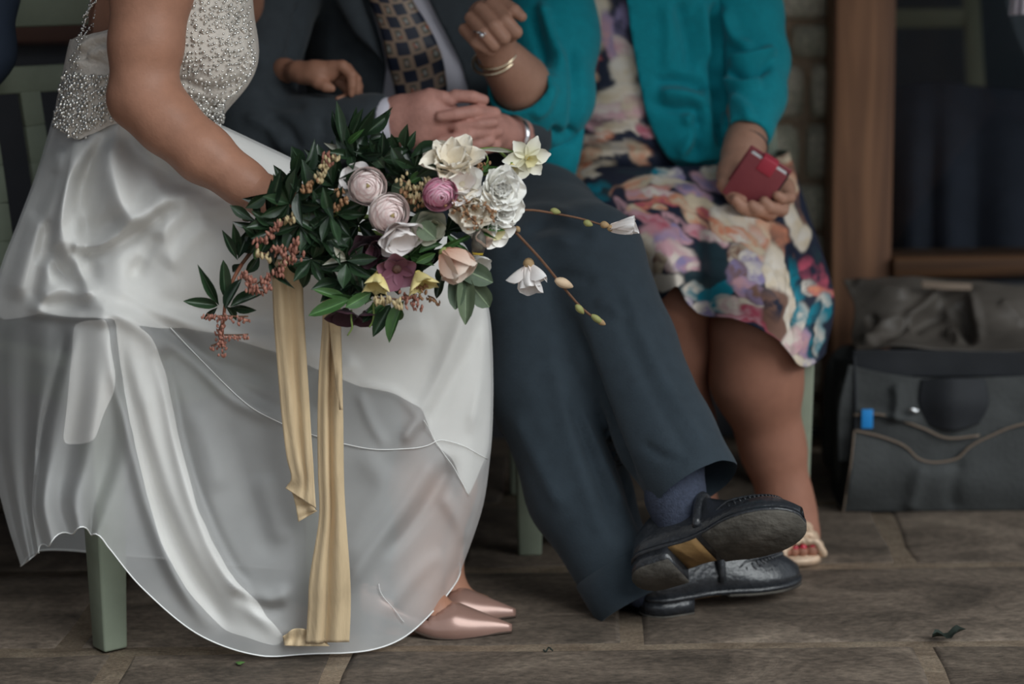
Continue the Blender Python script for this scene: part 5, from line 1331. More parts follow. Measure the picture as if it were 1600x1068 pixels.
TRACED = [  # base x,y, tip x,y, width px, kind, Y
 (340, 477, 288, 470, 17, 'o', -.20), (342, 476, 311, 419, 16, 'd', -.20), (352, 466, 347, 405, 19, 'o', -.21), (352, 482, 374, 434, 17, 'o', -.215), (360, 479, 413, 452, 18, 'o', -.21), (360, 480, 404, 484, 14, 'd', -.20), (352, 478, 372, 500, 12, 'd', -.19), (340, 480, 318, 498, 10, 'd', -.18),
 (371, 406, 345, 358, 14, 'd', -.20), (372, 400, 362, 345, 16, 'd', -.19), (372, 404, 390, 356, 18, 'd', -.20), (372, 395, 360, 383, 12, 'o', -.18), (375, 412, 362, 425, 12, 'd', -.17),
 (397, 345, 360, 321, 17, 'd', -.20), (398, 350, 364, 348, 12, 'd', -.19), (400, 345, 374, 334, 14, 'd', -.18), (418, 302, 386, 326, 20, 'd', -.20), (418, 336, 425, 282, 16, 'd', -.21), (422, 332, 438, 267, 22, 'd', -.22), (432, 330, 452, 270, 16, 'd', -.21), (408, 345, 400, 306, 14, 'd', -.20),
 (463, 282, 498, 221, 22, 'd', -.20), (456, 280, 470, 236, 15, 'd', -.19), (466, 278, 480, 255, 13, 'd', -.18), (440, 300, 462, 262, 14, 'd', -.2),
 (466, 296, 470, 352, 18, 'd', -.22), (488, 296, 503, 355, 24, 'd', -.22), (478, 300, 452, 350, 16, 'd', -.21), (500, 300, 520, 345, 16, 'd', -.21), (470, 350, 440, 395, 22, 'd', -.21), (500, 350, 470, 400, 24, 'd', -.21), (450, 340, 420, 370, 18, 'd', -.20), (480, 345, 508, 385, 18, 'd', -.21), (410, 365, 392, 396, 20, 'd', -.19), (430, 370, 425, 410, 26, 'o', -.20), (405, 395, 385, 430, 18, 'd', -.18), (420, 400, 452, 450, 14, 'd', -.22), (445, 395, 470, 430, 18, 'd', -.19), (455, 385, 500, 402, 18, 'd', -.2), (398, 405, 412, 380, 12, 'g', -.2), (460, 420, 490, 412, 18, 'd', -.18), (470, 400, 496, 432, 22, 'd', -.17),
 (527, 335, 567, 316, 20, 'd', -.22), (527, 335, 568, 335, 16, 'd', -.22), (527, 336, 560, 352, 18, 'd', -.21), (527, 335, 500, 320, 14, 'd', -.2), (527, 336, 515, 372, 16, 'd', -.21), (525, 330, 540, 305, 14, 'd', -.2), (497, 280, 515, 262, 14, 'd', -.18), (500, 285, 530, 290, 18, 'd', -.19),
 (536, 228, 524, 158, 17, 'd', -.20), (535, 228, 518, 172, 14, 'd', -.19), (540, 226, 555, 164, 15, 'd', -.18), (545, 224, 570, 168, 16, 'd', -.19), (548, 224, 585, 163, 22, 'd', -.19), (565, 215, 612, 170, 16, 'd', -.18), (568, 212, 611, 177, 22, 'd', -.19), (575, 222, 602, 209, 18, 'd', -.18), (545, 224, 565, 204, 10, 'g', -.2), (536, 230, 508, 226, 10, 'p', -.18), (540, 232, 560, 262, 18, 'd', -.2), (536, 234, 520, 252, 16, 'd', -.19), (560, 225, 590, 250, 24, 'd', -.19), (575, 220, 612, 232, 24, 'd', -.18), (548, 240, 553, 268, 16, 'd', -.2), (580, 240, 600, 262, 20, 'd', -.19),
 (600, 235, 625, 215, 20, 'd', -.17), (632, 233, 635, 195, 18, 'd', -.19), (628, 240, 650, 207, 16, 'd', -.18), (626, 243, 612, 207, 15, 'd', -.19), (632, 268, 612, 231, 20, 'o', -.21), (640, 248, 692, 219, 20, 'd', -.20), (650, 276, 698, 250, 22, 'd', -.21), (625, 262, 660, 258, 18, 'd', -.19), (640, 285, 670, 268, 16, 'g', -.2), (605, 262, 640, 282, 22, 'd', -.18), (612, 290, 640, 300, 24, 's', -.18), (640, 270, 600, 285, 18, 'd', -.17),
 (735, 270, 765, 255, 12, 't', -.19), (730, 275, 790, 262, 10, 't', -.17),
 (542, 466, 490, 454, 15, 'g', -.235), (546, 468, 484, 494, 21, 'g', -.24), (540, 480, 579, 457, 20, 'g', -.24), (550, 460, 580, 470, 16, 'g', -.22), (560, 470, 520, 462, 14, 'g', -.22), (610, 476, 583, 523, 22, 'o', -.22), (631, 470, 605, 534, 22, 'g', -.225), (600, 470, 575, 490, 18, 'g', -.22), (590, 478, 568, 505, 18, 'o', -.21), (625, 478, 615, 505, 16, 'g', -.21),
 (542, 407, 507, 410, 12, 'p', -.22), (542, 407, 590, 403, 18, 'd', -.23), (544, 410, 580, 434, 16, 'd', -.23), (541, 412, 536, 452, 22, 'd', -.23), (540, 410, 500, 422, 12, 'd', -.22), (540, 404, 522, 387, 12, 'p', -.22), (545, 402, 568, 385, 16, 'd', -.22), (540, 414, 528, 428, 9, 'p', -.22), (546, 412, 560, 450, 20, 'd', -.22), (545, 440, 605, 462, 22, 'd', -.22), (560, 440, 520, 455, 22, 'd', -.21), (560, 430, 605, 440, 14, 'd', -.215), (540, 395, 510, 380, 20, 'd', -.2), (555, 395, 600, 395, 18, 'd', -.2), (535, 385, 520, 350, 22, 'd', -.19), (575, 380, 600, 400, 18, 'd', -.2), (520, 400, 500, 430, 22, 'd', -.19),
 (690, 430, 682, 466, 14, 'o', -.20), (683, 420, 692, 445, 14, 'o', -.20), (655, 395, 690, 378, 14, 'g', -.22), (690, 390, 725, 372, 10, 'g', -.225), (700, 385, 735, 392, 9, 'g', -.225), (715, 378, 740, 365, 8, 't', -.22), (650, 410, 680, 395, 14, 'g', -.21), (745, 352, 790, 360, 8, 't', -.22), (740, 348, 770, 372, 7, 't', -.22), (700, 368, 722, 388, 8, 't', -.23),
 (718, 418, 770, 440, 30, 's', -.215), (716, 425, 711, 485, 24, 's', -.21), (727, 432, 728, 502, 24, 's', -.22), (732, 440, 766, 480, 28, 's', -.215), (640, 350, 690, 340, 26, 's', -.225), (655, 350, 680, 372, 26, 's', -.235), (640, 300, 615, 315, 20, 's', -.19), (655, 330, 640, 312, 14, 's', -.2), (596, 400, 640, 410, 22, 's', -.19),
]
for (bx, by, tx, ty, w_, k_, Y_) in TRACED:
    leaf((bx, by, Y_ + lr.uniform(-.008, .008)), (tx, ty, Y_ + lr.uniform(-.03, .012)), w_, k_)
# deeper filler leaves that close the gaps
for i in range(90):
    a = lr.uniform(0, 6.28); r = math.sqrt(lr.random())
    cx, cy = 545 + 125 * r * math.cos(a), 335 + 100 * r * math.sin(a) - (r * math.cos(a)) * 8
    if cx < 430 and cy < 300: continue
    an = math.atan2(cy - 340, cx - 570) + lr.uniform(-.9, .9); L_ = lr.uniform(36, 58)
    leaf((cx, cy, lr.uniform(-.15, -.11)), (cx + L_ * math.cos(an), cy + L_ * math.sin(an), lr.uniform(-.16, -.11)), lr.uniform(15, 24), 'd')
for i in range(34):
    cx, cy = lr.uniform(600, 760), lr.uniform(250, 420)
    an = lr.uniform(0, 6.28); L_ = lr.uniform(30, 46)
    leaf((cx, cy, -.12), (cx + L_ * math.cos(an), cy + L_ * math.sin(an), -.13), lr.uniform(14, 22), 'd')
def whorl(cx, cy, Y, n, L_, w_, a0, a1, k='d'):
    for i in range(n):
        an = a0 + (a1 - a0) * (i + lr.uniform(-.25, .25)) / max(1, n - 1); l = L_ * lr.uniform(.8, 1.15)
        leaf((cx, cy, Y), (cx + l * math.cos(an), cy + l * math.sin(an), Y + lr.uniform(-.03, .02)), w_ * lr.uniform(.85, 1.1), k)
for a_ in [(452, 318, -.215, 7, 52, 20, 2.0, 6.2), (482, 306, -.21, 7, 50, 20, -2.4, 2.2), (500, 365, -.215, 8, 52, 20, .4, 5.0), (468, 352, -.22, 7, 50, 20, .9, 4.6), (430, 352, -.205, 6, 44, 18, 1.5, 4.4), (520, 290, -.205, 7, 46, 18, -3.2, .6), (556, 246, -.195, 7, 48, 18, -3.0, .4), (596, 248, -.19, 7, 46, 18, -2.8, .8),
           (515, 335, -.225, 7, 48, 18, 1.2, 5.2), (548, 370, -.215, 7, 44, 18, .6, 4.0), (486, 405, -.205, 7, 44, 20, .0, 3.6), (408, 375, -.195, 6, 36, 16, 1.4, 4.6), (648, 262, -.2, 6, 44, 17, -2.6, .4), (560, 415, -.205, 7, 44, 18, .2, 3.4), (560, 350, -.19, 7, 44, 18, .0, 6.0), (640, 425, -.19, 6, 40, 16, .0, 6.0), (700, 360, -.19, 6, 40, 16, .0, 6.0), (660, 300, -.18, 6, 44, 18, .0, 6.0), (640, 400, -.2, 5, 36, 14, -.6, 2.6, 'g'), (530, 440, -.2, 6, 40, 18, .6, 3.6)]:
    whorl(*a_)
def bkid(name, v, f, m, smooth=True): return adopt(mobj(name, v, f, m, None, smooth), bq)
WOODY = mat('brown_twig', lin(108, 78, 60), .7, .2, 60)
GSTEM = mat('green_stem', lin(112, 132, 70), .5, .1, 40)
def stem(pts, r, m=GSTEM, name='stem'):
    return bkid(name, *tube(spline(atn(pts), 16), np.linspace(r, r * .75, 16), 7), m)
stem([(452, 336, -.13), (480, 330, -.16), (520, 335, -.17), (560, 345, -.16)], .011, GSTEM)
for d_ in (-9, 0, 9): stem([(400, 318 + d_, -.11 + .004 * d_ / 9), (440, 330 + d_ * .4, -.14), (500, 335 + d_, -.16), (600, 340 + d_ * 3, -.16)], .005)
stem([(378, 412, -.18), (365, 435, -.195), (354, 465, -.205), (350, 490, -.205), (347, 525, -.2)], .0028, mat('reddish_twig', lin(140, 88, 66), .6), 'twig')
stem([(430, 360, -.18), (400, 385, -.18), (378, 412, -.18)], .0035, WOODY, 'twig')
# ---- bud sprays
BUD_P = mat('coral_buds', lin(180, 128, 110), .5, .2, 200, col2=lin(128, 78, 68))
BUD_C = mat('cream_buds', lin(206, 192, 152), .5, .2, 200, col2=lin(172, 146, 106))
BUD_G = mat('gold_buds', lin(176, 138, 102), .5, .3, 200, col2=lin(124, 84, 60))
def oct_(c, d, r, l):
    d = d / np.linalg.norm(d); a = np.cross(d, [.3, .2, .9]); a /= np.linalg.norm(a); b = np.cross(d, a)
    v = []
    for k, (h, s) in enumerate(((-.5, .55), (.0, 1.0), (.5, .6))):
        v += [c + d * h * l + r * s * (math.cos(t) * a + math.sin(t) * b) for t in np.arange(6) * math.pi / 3]
    v += [c - d * .75 * l, c + d * .72 * l]
    f = [(i, (i + 1) % 6, 6 + (i + 1) % 6, 6 + i) for i in range(6)] + [(6 + i, 6 + (i + 1) % 6, 12 + (i + 1) % 6, 12 + i) for i in range(6)] + [((i + 1) % 6, i, 18) for i in range(6)] + [(12 + i, 12 + (i + 1) % 6, 19) for i in range(6)]
    return np.array(v), f
def spray(pts, n, spread, m, Y=-.23, r=.0034, lng=.0085, hang=True):
    p = spline([(x, y, Y) for x, y in pts], n); parts = []
    for i in range(n):
        for k in range(2):
            c = at(p[i][0] + lr.gauss(0, spread), p[i][1] + lr.gauss(0, spread) + (4 if hang else 0), Y - .004 + lr.uniform(-.012, .010))
            parts.append(oct_(c, np.array([lr.gauss(0, .3), lr.gauss(0, .3), -1 if hang else lr.gauss(0, 1)]), r * lr.uniform(.55, .9), lng * lr.uniform(.55, .9)))
    v, f = merge(parts); o = bkid('bud_spray', v, f, m); o['kind'] = 'stuff'
    v, f = tube(atn(p), .0012, 5); adopt_sub(mobj('spray_stem', v, f, WOODY), o)
spray([(440, 345), (428, 355), (418, 370), (402, 375)], 16, 3.4, BUD_P); spray([(464, 372), (460, 385), (440, 390), (432, 384)], 18, 4.5, BUD_P); spray([(468, 392), (455, 402), (440, 412), (432, 425)], 16, 4, BUD_P)
spray([(380, 424), (388, 432), (392, 445)], 14, 4.5, BUD_P); spray([(432, 424), (412, 436), (398, 448), (420, 450)], 20, 4, BUD_P); spray([(442, 342), (452, 338), (462, 336)], 8, 3, BUD_C); spray([(440, 410), (448, 402)], 6, 3, BUD_C); spray([(400, 392), (420, 398)], 6, 3, BUD_C)
spray([(322, 490), (335, 494), (350, 493), (370, 494), (388, 494)], 22, 2.6, BUD_P, -.215, .0028, .006); spray([(346, 505), (343, 515), (346, 530), (348, 552)], 20, 3.6, BUD_P, -.21, .0028, .006); spray([(350, 523), (370, 523), (388, 522)], 12, 1.8, BUD_P, -.21, .0026, .005); spray([(330, 540), (340, 536), (346, 530)], 8, 2.4, BUD_P, -.21, .0026, .005)
spray([(512, 245), (510, 258), (503, 268), (500, 280)], 14, 3, BUD_C); spray([(506, 240), (514, 252)], 7, 3, BUD_P, -.225); spray([(485, 285), (478, 290), (490, 282)], 10, 4, BUD_G); spray([(525, 300), (532, 296), (528, 302)], 8, 3, BUD_G); spray([(523, 322), (532, 315), (540, 308)], 8, 3, BUD_G); spray([(522, 240), (526, 246)], 3, 2, BUD_C)
spray([(626, 280), (640, 288), (650, 300), (660, 308)], 20, 6, BUD_C, -.225); spray([(632, 296), (645, 306), (658, 312)], 12, 4, BUD_G, -.22); spray([(655, 288), (668, 282), (674, 278)], 10, 4, BUD_C, -.225)
spray([(698, 320), (715, 328), (735, 340), (748, 352)], 15, 7, BUD_G, -.245, .0026, .006, False); spray([(712, 312), (730, 318), (745, 328)], 9, 5, BUD_G, -.245, .0024, .005, False); spray([(758, 320), (768, 328), (770, 340)], 10, 3, BUD_G, -.245, .0026, .006, False); spray([(735, 245), (745, 252), (752, 258)], 14, 6, BUD_G, -.19, .0032, .007, False)
spray([(588, 465), (598, 466), (610, 466), (625, 468)], 16, 3, BUD_C, -.245, .0036, .011); spray([(632, 460), (645, 466), (652, 470)], 16, 6, BUD_P, -.235, .003, .007); spray([(655, 445), (665, 450), (640, 452)], 12, 5, BUD_G, -.23, .003, .007); spray([(668, 462), (678, 466), (683, 474)], 7, 2, BUD_G, -.22, .0026, .005)

# ---- petals
def petal_mesh(name, prof, c_in, c_out, cup=.25, curl=.2, nx=7, ny=7, ruffle=.0, mid=None, pinkedge=None):
    """unit petal: x 0..1 from base to tip, y half-width 0.5, z up"""
    v, col = [], []
    for i in range(nx):
        x = i / (nx - 1); w = np.interp(x, np.linspace(0, 1, len(prof)), prof)
        for j in range(ny):
            t = j / (ny - 1) * 2 - 1
            z = cup * (t * t) * w * .6 + curl * x * x * (x > 0) + ruffle * math.sin(t * 7 + x * 4) * x
            xx = x - .10 * t * t * x
            v.append((xx, t * w * .5, z))
            g = x ** 1.2; c = np.array(c_in) * (1 - g) + np.array(c_out) * g
            if mid is not None: k = math.exp(-(t / .45) ** 2) * (1 - x) * .9; c = c * (1 - k) + np.array(mid) * k
            if pinkedge is not None: k = max(0, (x - .82) / .18) * .9; c = c * (1 - k) + np.array(pinkedge) * k
            col.append(c)
    me = np_mesh(name, np.array(v), grid_faces(nx, ny)); vcol(me, np.array(col)); return me
PETAL = mat('petal_soft', (1, 1, 1), .55, .05, 90, attr='print', spec=.25, sheen=.1, trans=.08)
def put(me, O, X, Y, Z, sx, sy, sz, parent, name='petal'):
    if len(me.materials) == 0: me.materials.append(PETAL)
    o = link(name, me)
    mw = Matrix(((X[0] * sx, Y[0] * sy, Z[0] * sz, O[0]), (X[1] * sx, Y[1] * sy, Z[1] * sz, O[1]), (X[2] * sx, Y[2] * sy, Z[2] * sz, O[2]), (0, 0, 0, 1)))
    o.parent = parent; o.matrix_parent_inverse = Matrix.Identity(4); o.matrix_basis = mw
    return o
def basis(N):
    N = np.array(N, float); N /= np.linalg.norm(N); a = np.cross(N, [0.1, .2, 1.0]); a /= np.linalg.norm(a); return a, np.cross(N, a), N
def core(name, C, N, r, m, squash=.6):
    a, b, n = basis(N)
    bm = bmesh.new(); bmesh.ops.create_icosphere(bm, subdivisions=2, radius=1); 
    v = np.array([x.co[:] for x in bm.verts]); f = [tuple(q.index for q in g.verts) for g in bm.faces]; bm.free()
    v = np.array(C)[None] + r * (v[:, :1] * a + v[:, 1:2] * b + v[:, 2:3] * squash * n)
    return bkid(name, v, f, m)
CENTRE_G = mat('olive_centre', lin(150, 132, 88), .6, .3, 300)
CENTRE_D = mat('dark_centre', lin(110, 60, 70), .6, .3, 300)
def ranunculus(px, py, Y, rpx, N, c_in, c_out, edge, name='ranunculus', rings=9, cm=CENTRE_G):
    C = at(px, py, Y); R = rpx / 1090.0; a, b, n = basis(N)
    co = core(name, C + n * R * .50, N, R * .13, cm, .5)
    me = []
    for k in range(rings):
        fr_ = k / (rings - 1.0); Rk = R * (.62 + .38 * fr_); th1 = math.radians(8 + 66 * fr_ ** .85); th0 = math.radians(135)
        npet = 3 + k // 2; span = 2 * math.pi / npet * 1.35
        v, col = [], []; nx, ny = 7, 9
        for i in range(nx):
            t = i / (nx - 1)
            for j in range(ny):
                u = j / (ny - 1) * 2 - 1
                thr = th1 + .22 * u * u + .05 * math.sin(u * 4 + k); th = th0 + (thr - th0) * t ** .8
                rr_ = Rk * (1 + .08 * t ** 6); ang = u * span / 2
                v.append((rr_ * math.sin(th) * math.cos(ang), rr_ * math.sin(th) * math.sin(ang), rr_ * .82 * math.cos(th)))
                c = np.array(c_in) * (1 - t) + np.array(c_out) * t
                e = max(0, (t - .80) / .20); c = c * (1 - e * .85) + np.array(edge) * e * .85
                col.append(c)
        mesh = np_mesh('petal', np.array(v), grid_faces(nx, ny)); vcol(mesh, np.array(col))
        ph = lr.uniform(0, 6.28)
        for q in range(npet):
            t = ph + q * 2 * math.pi / npet + lr.uniform(-.12, .12); X = a * math.cos(t) + b * math.sin(t); Yv = -a * math.sin(t) + b * math.cos(t)
            tl = lr.uniform(-.06, .06)
            Z = n * math.cos(tl) + X * math.sin(tl); X2 = X * math.cos(tl) - n * math.sin(tl)
            put(mesh, C, X2, Yv, Z, 1, 1, 1, co)
    return co
BL_W, BL_P, BL_E = lin(253, 247, 243), lin(252, 244, 240), lin(230, 200, 198)
ranunculus(574, 291, -.235, 28, (.12, -.95, .15), BL_W, BL_P, BL_E)
ranunculus(607, 333, -.240, 31, (.42, -.88, -.10), BL_W, BL_P, BL_E)
ranunculus(687, 303, -.250, 26, (.25, -.9, -.30), lin(224, 142, 174), lin(218, 128, 162), lin(240, 206, 218), 'pink_ranunculus', 9, CENTRE_D)
WIDE = [.35, .72, .95, 1.0, .98, .85, .45]; POINT = [.3, .62, .9, 1.0, .92, .62, .08]; LONG = [.35, .6, .8, .95, 1.0, .8, .3]
Wp = petal_mesh('petal', WIDE, lin(246, 242, 232), lin(252, 250, 247), .35, .15)
Wr = petal_mesh('petal', WIDE, lin(248, 245, 234), lin(253, 252, 248), .4, .10, 9, 9, .06)
Cp = petal_mesh('petal', WIDE, lin(244, 230, 204), lin(250, 243, 230), .4, .12, 9, 9, .07)
Np = petal_mesh('petal', [.3, .62, .9, 1.0, .96, .78, .3], lin(232, 228, 196), lin(240, 238, 230), .2, -.06)
Mp = petal_mesh('petal', LONG, lin(240, 228, 222), lin(250, 247, 246), .6, .25)
Tp = petal_mesh('petal', WIDE, lin(222, 176, 152), lin(232, 216, 202), .7, .28, mid=lin(208, 128, 98))
Yp = petal_mesh('petal', POINT, lin(226, 206, 120), lin(232, 218, 160), .4, .2)
Hp = petal_mesh('petal', WIDE, lin(112, 66, 82), lin(138, 92, 108), .35, .12)
Dp = petal_mesh('petal', WIDE, lin(58, 36, 46), lin(74, 46, 56), .35, .10)
Pp = petal_mesh('petal', WIDE, lin(248, 240, 236), lin(252, 247, 246), .45, .14)
Gp = petal_mesh('petal', WIDE, lin(150, 156, 128), lin(196, 196, 178), .4, .12)
def bloom(name, px, py, Y, N, n, Lpx, Wpx, opendeg, me, cm, crpx, rings=1, ph=0, squash=.6, jit=.15):
    C = at(px, py, Y); a, b, nn = basis(N); co = core(name, C, N, crpx / 1090.0, cm, squash)
    for k in range(rings):
        od = math.radians(opendeg * (1 - .32 * k))
        for q in range(n):
            t = ph + (q + .5 * k) * 2 * math.pi / n + lr.uniform(-jit, jit); o2 = od + lr.uniform(-jit, jit) * .6
            rad = a * math.cos(t) + b * math.sin(t)
            X = rad * math.sin(o2) + nn * math.cos(o2); Z = -rad * math.cos(o2) + nn * math.sin(o2); Yv = np.cross(Z, X)
            s = lr.uniform(.88, 1.1) * (1 - .12 * k)
            put(me, C - nn * .002, X, Yv, Z, Lpx / 1090 * s, Wpx / 1090 * s, Lpx / 1090 * s, co)
    return co
YELC = mat('yellow_centre', lin(216, 196, 110), .6, .15, 200); GRC = mat('green_centre', lin(140, 150, 90), .6, .2, 200); PALEC = mat('pale_centre', lin(222, 214, 190), .6, .1, 100); PLUMC = mat('plum_centre', lin(96, 70, 62), .6, .4, 300)
# loose white petals behind and below the blush ranunculus
bloom('outer_petals', 560, 288, -.215, (-.2, -.9, .2), 5, 34, 40, 78, Pp, PALEC, 6, 1, .6)
bloom('open_ranunculus', 620, 356, -.228, (.30, -.72, -.62), 6, 50, 48, 66, Pp, PALEC, 8, 2, .2)
bloom('white_bloom', 668, 352, -.215, (.3, -.85, -.25), 5, 34, 36, 70, Gp, GRC, 7, 2, .3)
bloom('white_peony', 776, 296, -.215, (.45, -.85, .1), 8, 42, 44, 70, Wr, PALEC, 10, 4, 0)
bloom('white_peony', 782, 322, -.205, (.5, -.8, -.2), 7, 36, 40, 70, Wr, PALEC, 8, 3, .4)
bloom('cream_bloom', 738, 322, -.222, (.2, -.95, -.15), 6, 42, 44, 72, Cp, CENTRE_G, 8, 3, .4)
bloom('cream_narcissus', 706, 264, -.215, (.05, -.75, .75), 6, 56, 38, 62, Cp, PALEC, 8, 2, .2)
bloom('cream_narcissus', 690, 258, -.19, (-.8, -.5, .4), 5, 44, 30, 55, Cp, PALEC, 6, 1, .5)
bloom('white_bloom', 722, 288, -.225, (.0, -.9, .35), 6, 40, 40, 74, Wp, PALEC, 6, 2, .5)
bloom('white_bloom', 752, 345, -.21, (.2, -.9, -.2), 5, 36, 36, 74, Wr, PALEC, 6, 2, .5)
def trumpet(C, N, r, l, m, par):
    a, b, n = basis(N); P = []
    for i, (h, s) in enumerate(((0, .45), (.4, .6), (.8, .85), (1, 1.1))):
        P += [C + n * h * l + r * s * (1 + .07 * math.sin(6 * t) * (i > 1)) * (math.cos(t) * a + math.sin(t) * b) for t in np.linspace(0, 2 * math.pi, 19)[:-1]]
    adopt_sub(mobj('trumpet', np.array(P), grid_faces(4, 18, True), m), par)
CUPM = mat('cream_cup', lin(232, 224, 178), .5, trans=.3)
o = bloom('narcissus', 824, 246, -.16, (.3, -.92, -.15), 6, 40, 26, 84, Np, YELC, 4, 1, .3, jit=.08); trumpet(at(824, 246, -.16), (.45, -.72, -.35), .009, .012, CUPM, o)
o = bloom('narcissus', 800, 258, -.17, (-.1, -.5, -.85), 6, 24, 15, 55, Np, YELC, 4, 1, .1); trumpet(at(800, 260, -.17), (-.1, -.5, -.85), .010, .020, CUPM, o)
stem([(822, 246, -.155), (805, 240, -.15), (780, 233, -.15), (750, 234, -.16), (725, 245, -.16)], .0032); stem([(800, 256, -.165), (790, 245, -.155), (778, 234, -.15)], .0028); stem([(800, 270, -.165), (770, 268, -.165), (735, 280, -.165)], .003)
leaf((748, 234, -.165), (800, 240, -.16), 8, 'p')
o = bloom('narcissus', 772, 358, -.20, (.5, -.7, -.45), 6, 36, 30, 76, Wp, YELC, 5, 1, .4); trumpet(at(772, 358, -.2), (.5, -.7, -.45), .010, .012, CUPM, o)
bloom('white_bloom', 742, 402, -.19, (.35, -.6, -.7), 5, 32, 32, 60, Wp, PALEC, 6, 1, .2)
bloom('peach_tulip', 692, 392, -.238, (.62, -.30, -.62), 5, 54, 56, 40, Tp, GRC, 8, 1, .5)
bloom('peach_tulip', 700, 398, -.225, (.55, -.4, -.75), 4, 46, 48, 55, Pp, GRC, 6, 1, .9)
bloom('peach_tulip', 742, 378, -.225, (.5, -.5, .3), 4, 28, 26, 50, Tp, GRC, 4, 1, .2)
bloom('yellow_freesia', 592, 425, -.235, (-.15, -.55, -.8), 6, 40, 26, 46, Yp, YELC, 4, 1, .3); bloom('yellow_freesia', 652, 425, -.235, (.35, -.55, -.75), 6, 42, 28, 52, Yp, YELC, 4, 1, .1)
bloom('plum_hellebore', 620, 420, -.232, (.1, -.85, -.3), 5, 36, 34, 72, Hp, PLUMC, 8, 1, 1.1)
bloom('plum_hellebore', 540, 484, -.215, (-.1, -.5, -.85), 5, 34, 34, 66, Dp, PLUMC, 6, 1, .3); bloom('plum_hellebore', 572, 488, -.212, (.1, -.5, -.85), 5, 30, 30, 66, Dp, PLUMC, 6, 1, .7); bloom('plum_hellebore', 575, 385, -.215, (.0, -.85, -.3), 5, 36, 34, 66, Dp, PLUMC, 6, 2, .3)
bloom('plum_hellebore', 590, 382, -.22, (.2, -.8, -.5), 5, 26, 26, 60, Hp, PLUMC, 5, 1, .3)
# fritillary bell
v, f = tube(atn([(748, 360, -.235), (749, 368, -.236), (748, 382, -.237), (747, 394, -.237)]), [.004, .009, .0105, .008], 12); bkid('fritillary', v, f, mat('fritillary_skin', lin(70, 66, 66), .5, .3, 200, col2=lin(96, 92, 80)))
v, f = tube(atn([(747, 392, -.237), (746.5, 398, -.2375)]), [.0083, .0070], 12); bkid('fritillary_tip', v, f, mat('fritillary_yellow', lin(196, 170, 60), .5))
# ---- magnolia branches
stem([(790, 345, -.19), (805, 362, -.18), (845, 405, -.16), (880, 448, -.14), (910, 482, -.125), (938, 503, -.115)], .0023, WOODY, 'branch')
stem([(795, 330, -.19), (830, 328, -.16), (870, 334, -.13), (910, 342, -.10), (950, 354, -.08)], .0019, WOODY, 'branch')
HUSK = mat('bud_husk', lin(168, 140, 104), .7, .2, 80)
GBUD = mat('green_bud', lin(150, 150, 96), .6, .15, 80)
bloom('magnolia', 826, 412, -.155, (.02, -.30, -1), 6, 48, 34, 38, Mp, HUSK, 9, 1, .3, 1.1); bloom('magnolia', 829, 413, -.153, (.02, -.2, -1), 3, 46, 28, 70, Mp, HUSK, 6, 1, 1.6)
bloom('magnolia', 954, 356, -.08, (.92, -.35, .12), 6, 44, 26, 32, Mp, HUSK, 6, 1, .3, 1.0)
def bud(p, q, r, m, name='bud'):
    v, f = tube(spline(atn([p, [(p[i] + q[i]) / 2 for i in range(3)], q]), 7), np.array([.4, .8, 1, 1, .85, .6, .2]) * r, 9); bkid(name, v, f, m)
MAGB = mat('magnolia_bud', lin(212, 186, 156), .6, .12, 60)
bud((868, 437, -.15), (895, 448, -.14), .0075, MAGB); bud((900, 476, -.13), (912, 490, -.125), .0052, GBUD); bud((924, 492, -.12), (944, 506, -.112), .0050, GBUD); bud((934, 500, -.115), (946, 507, -.112), .0045, HUSK)
bud((860, 328, -.135), (876, 332, -.13), .0048, GBUD); bud((912, 346, -.10), (926, 352, -.098), .005, GBUD); bud((938, 350, -.085), (952, 352, -.08), .0055, HUSK); bud((806, 354, -.185), (812, 362, -.18), .004, HUSK)
# trailing tendrils at the lower edge
stem([(549, 484, -.225), (549, 500, -.228), (550, 512, -.228), (543, 524, -.228)], .0016); stem([(583, 472, -.225), (584, 492, -.228), (582, 503, -.228), (577, 511, -.228)], .0017)
stem([(530, 232, -.205), (526, 240, -.205), (520, 250, -.205)], .0016); stem([(755, 262, -.18), (762, 250, -.18), (758, 238, -.18)], .0014)
# ---- ribbons
def silk_mat():
    return mat('gold_silk', lin(208, 184, 148), .5, .10, 18, bump=.12, bscale=70, spec=.3, sheen=.2, stretch=(3, 3, .6))
SILK = silk_mat()
def ribbon(Ld, Rd, Y0, Y1, folds, n=90, nc=15, name='ribbon'):
    Lp, Rp = spline(Ld, n), spline(Rd, n); v = []
    for i in range(n):
        s = i / (n - 1)
        for j in range(nc):
            t = j / (nc - 1); p = Lp[i] + (Rp[i] - Lp[i]) * t
            dz = sum(a * math.exp(-((t - (c + dc * s)) / w) ** 2) for a, c, dc, w in folds) + .002 * math.sin(s * 21 + t * 3)
            v.append(at(p[0], p[1], Y0 + (Y1 - Y0) * s + dz))
    o = bkid(name, np.array(v), grid_faces(n, nc), SILK); m_ = o.modifiers.new('thick', 'SOLIDIFY'); m_.thickness = .0012; return o
ribbon([(424, 405), (428, 500), (434, 580), (441, 660), (448, 715), (455, 745), (446, 762)], [(472, 405), (474, 480), (479, 560), (484, 640), (488, 700), (491, 750), (494, 794)], -.165, -.135, [(-.006, .2, .3, .12), (.006, .55, 0, .15), (-.004, .9, -.2, .1)])
ribbon([(449, 756), (456, 768), (462, 790), (466, 815)], [(474, 770), (484, 780), (493, 796), (496, 798)], -.128, -.125, [(.004, .5, 0, .2)], 20)
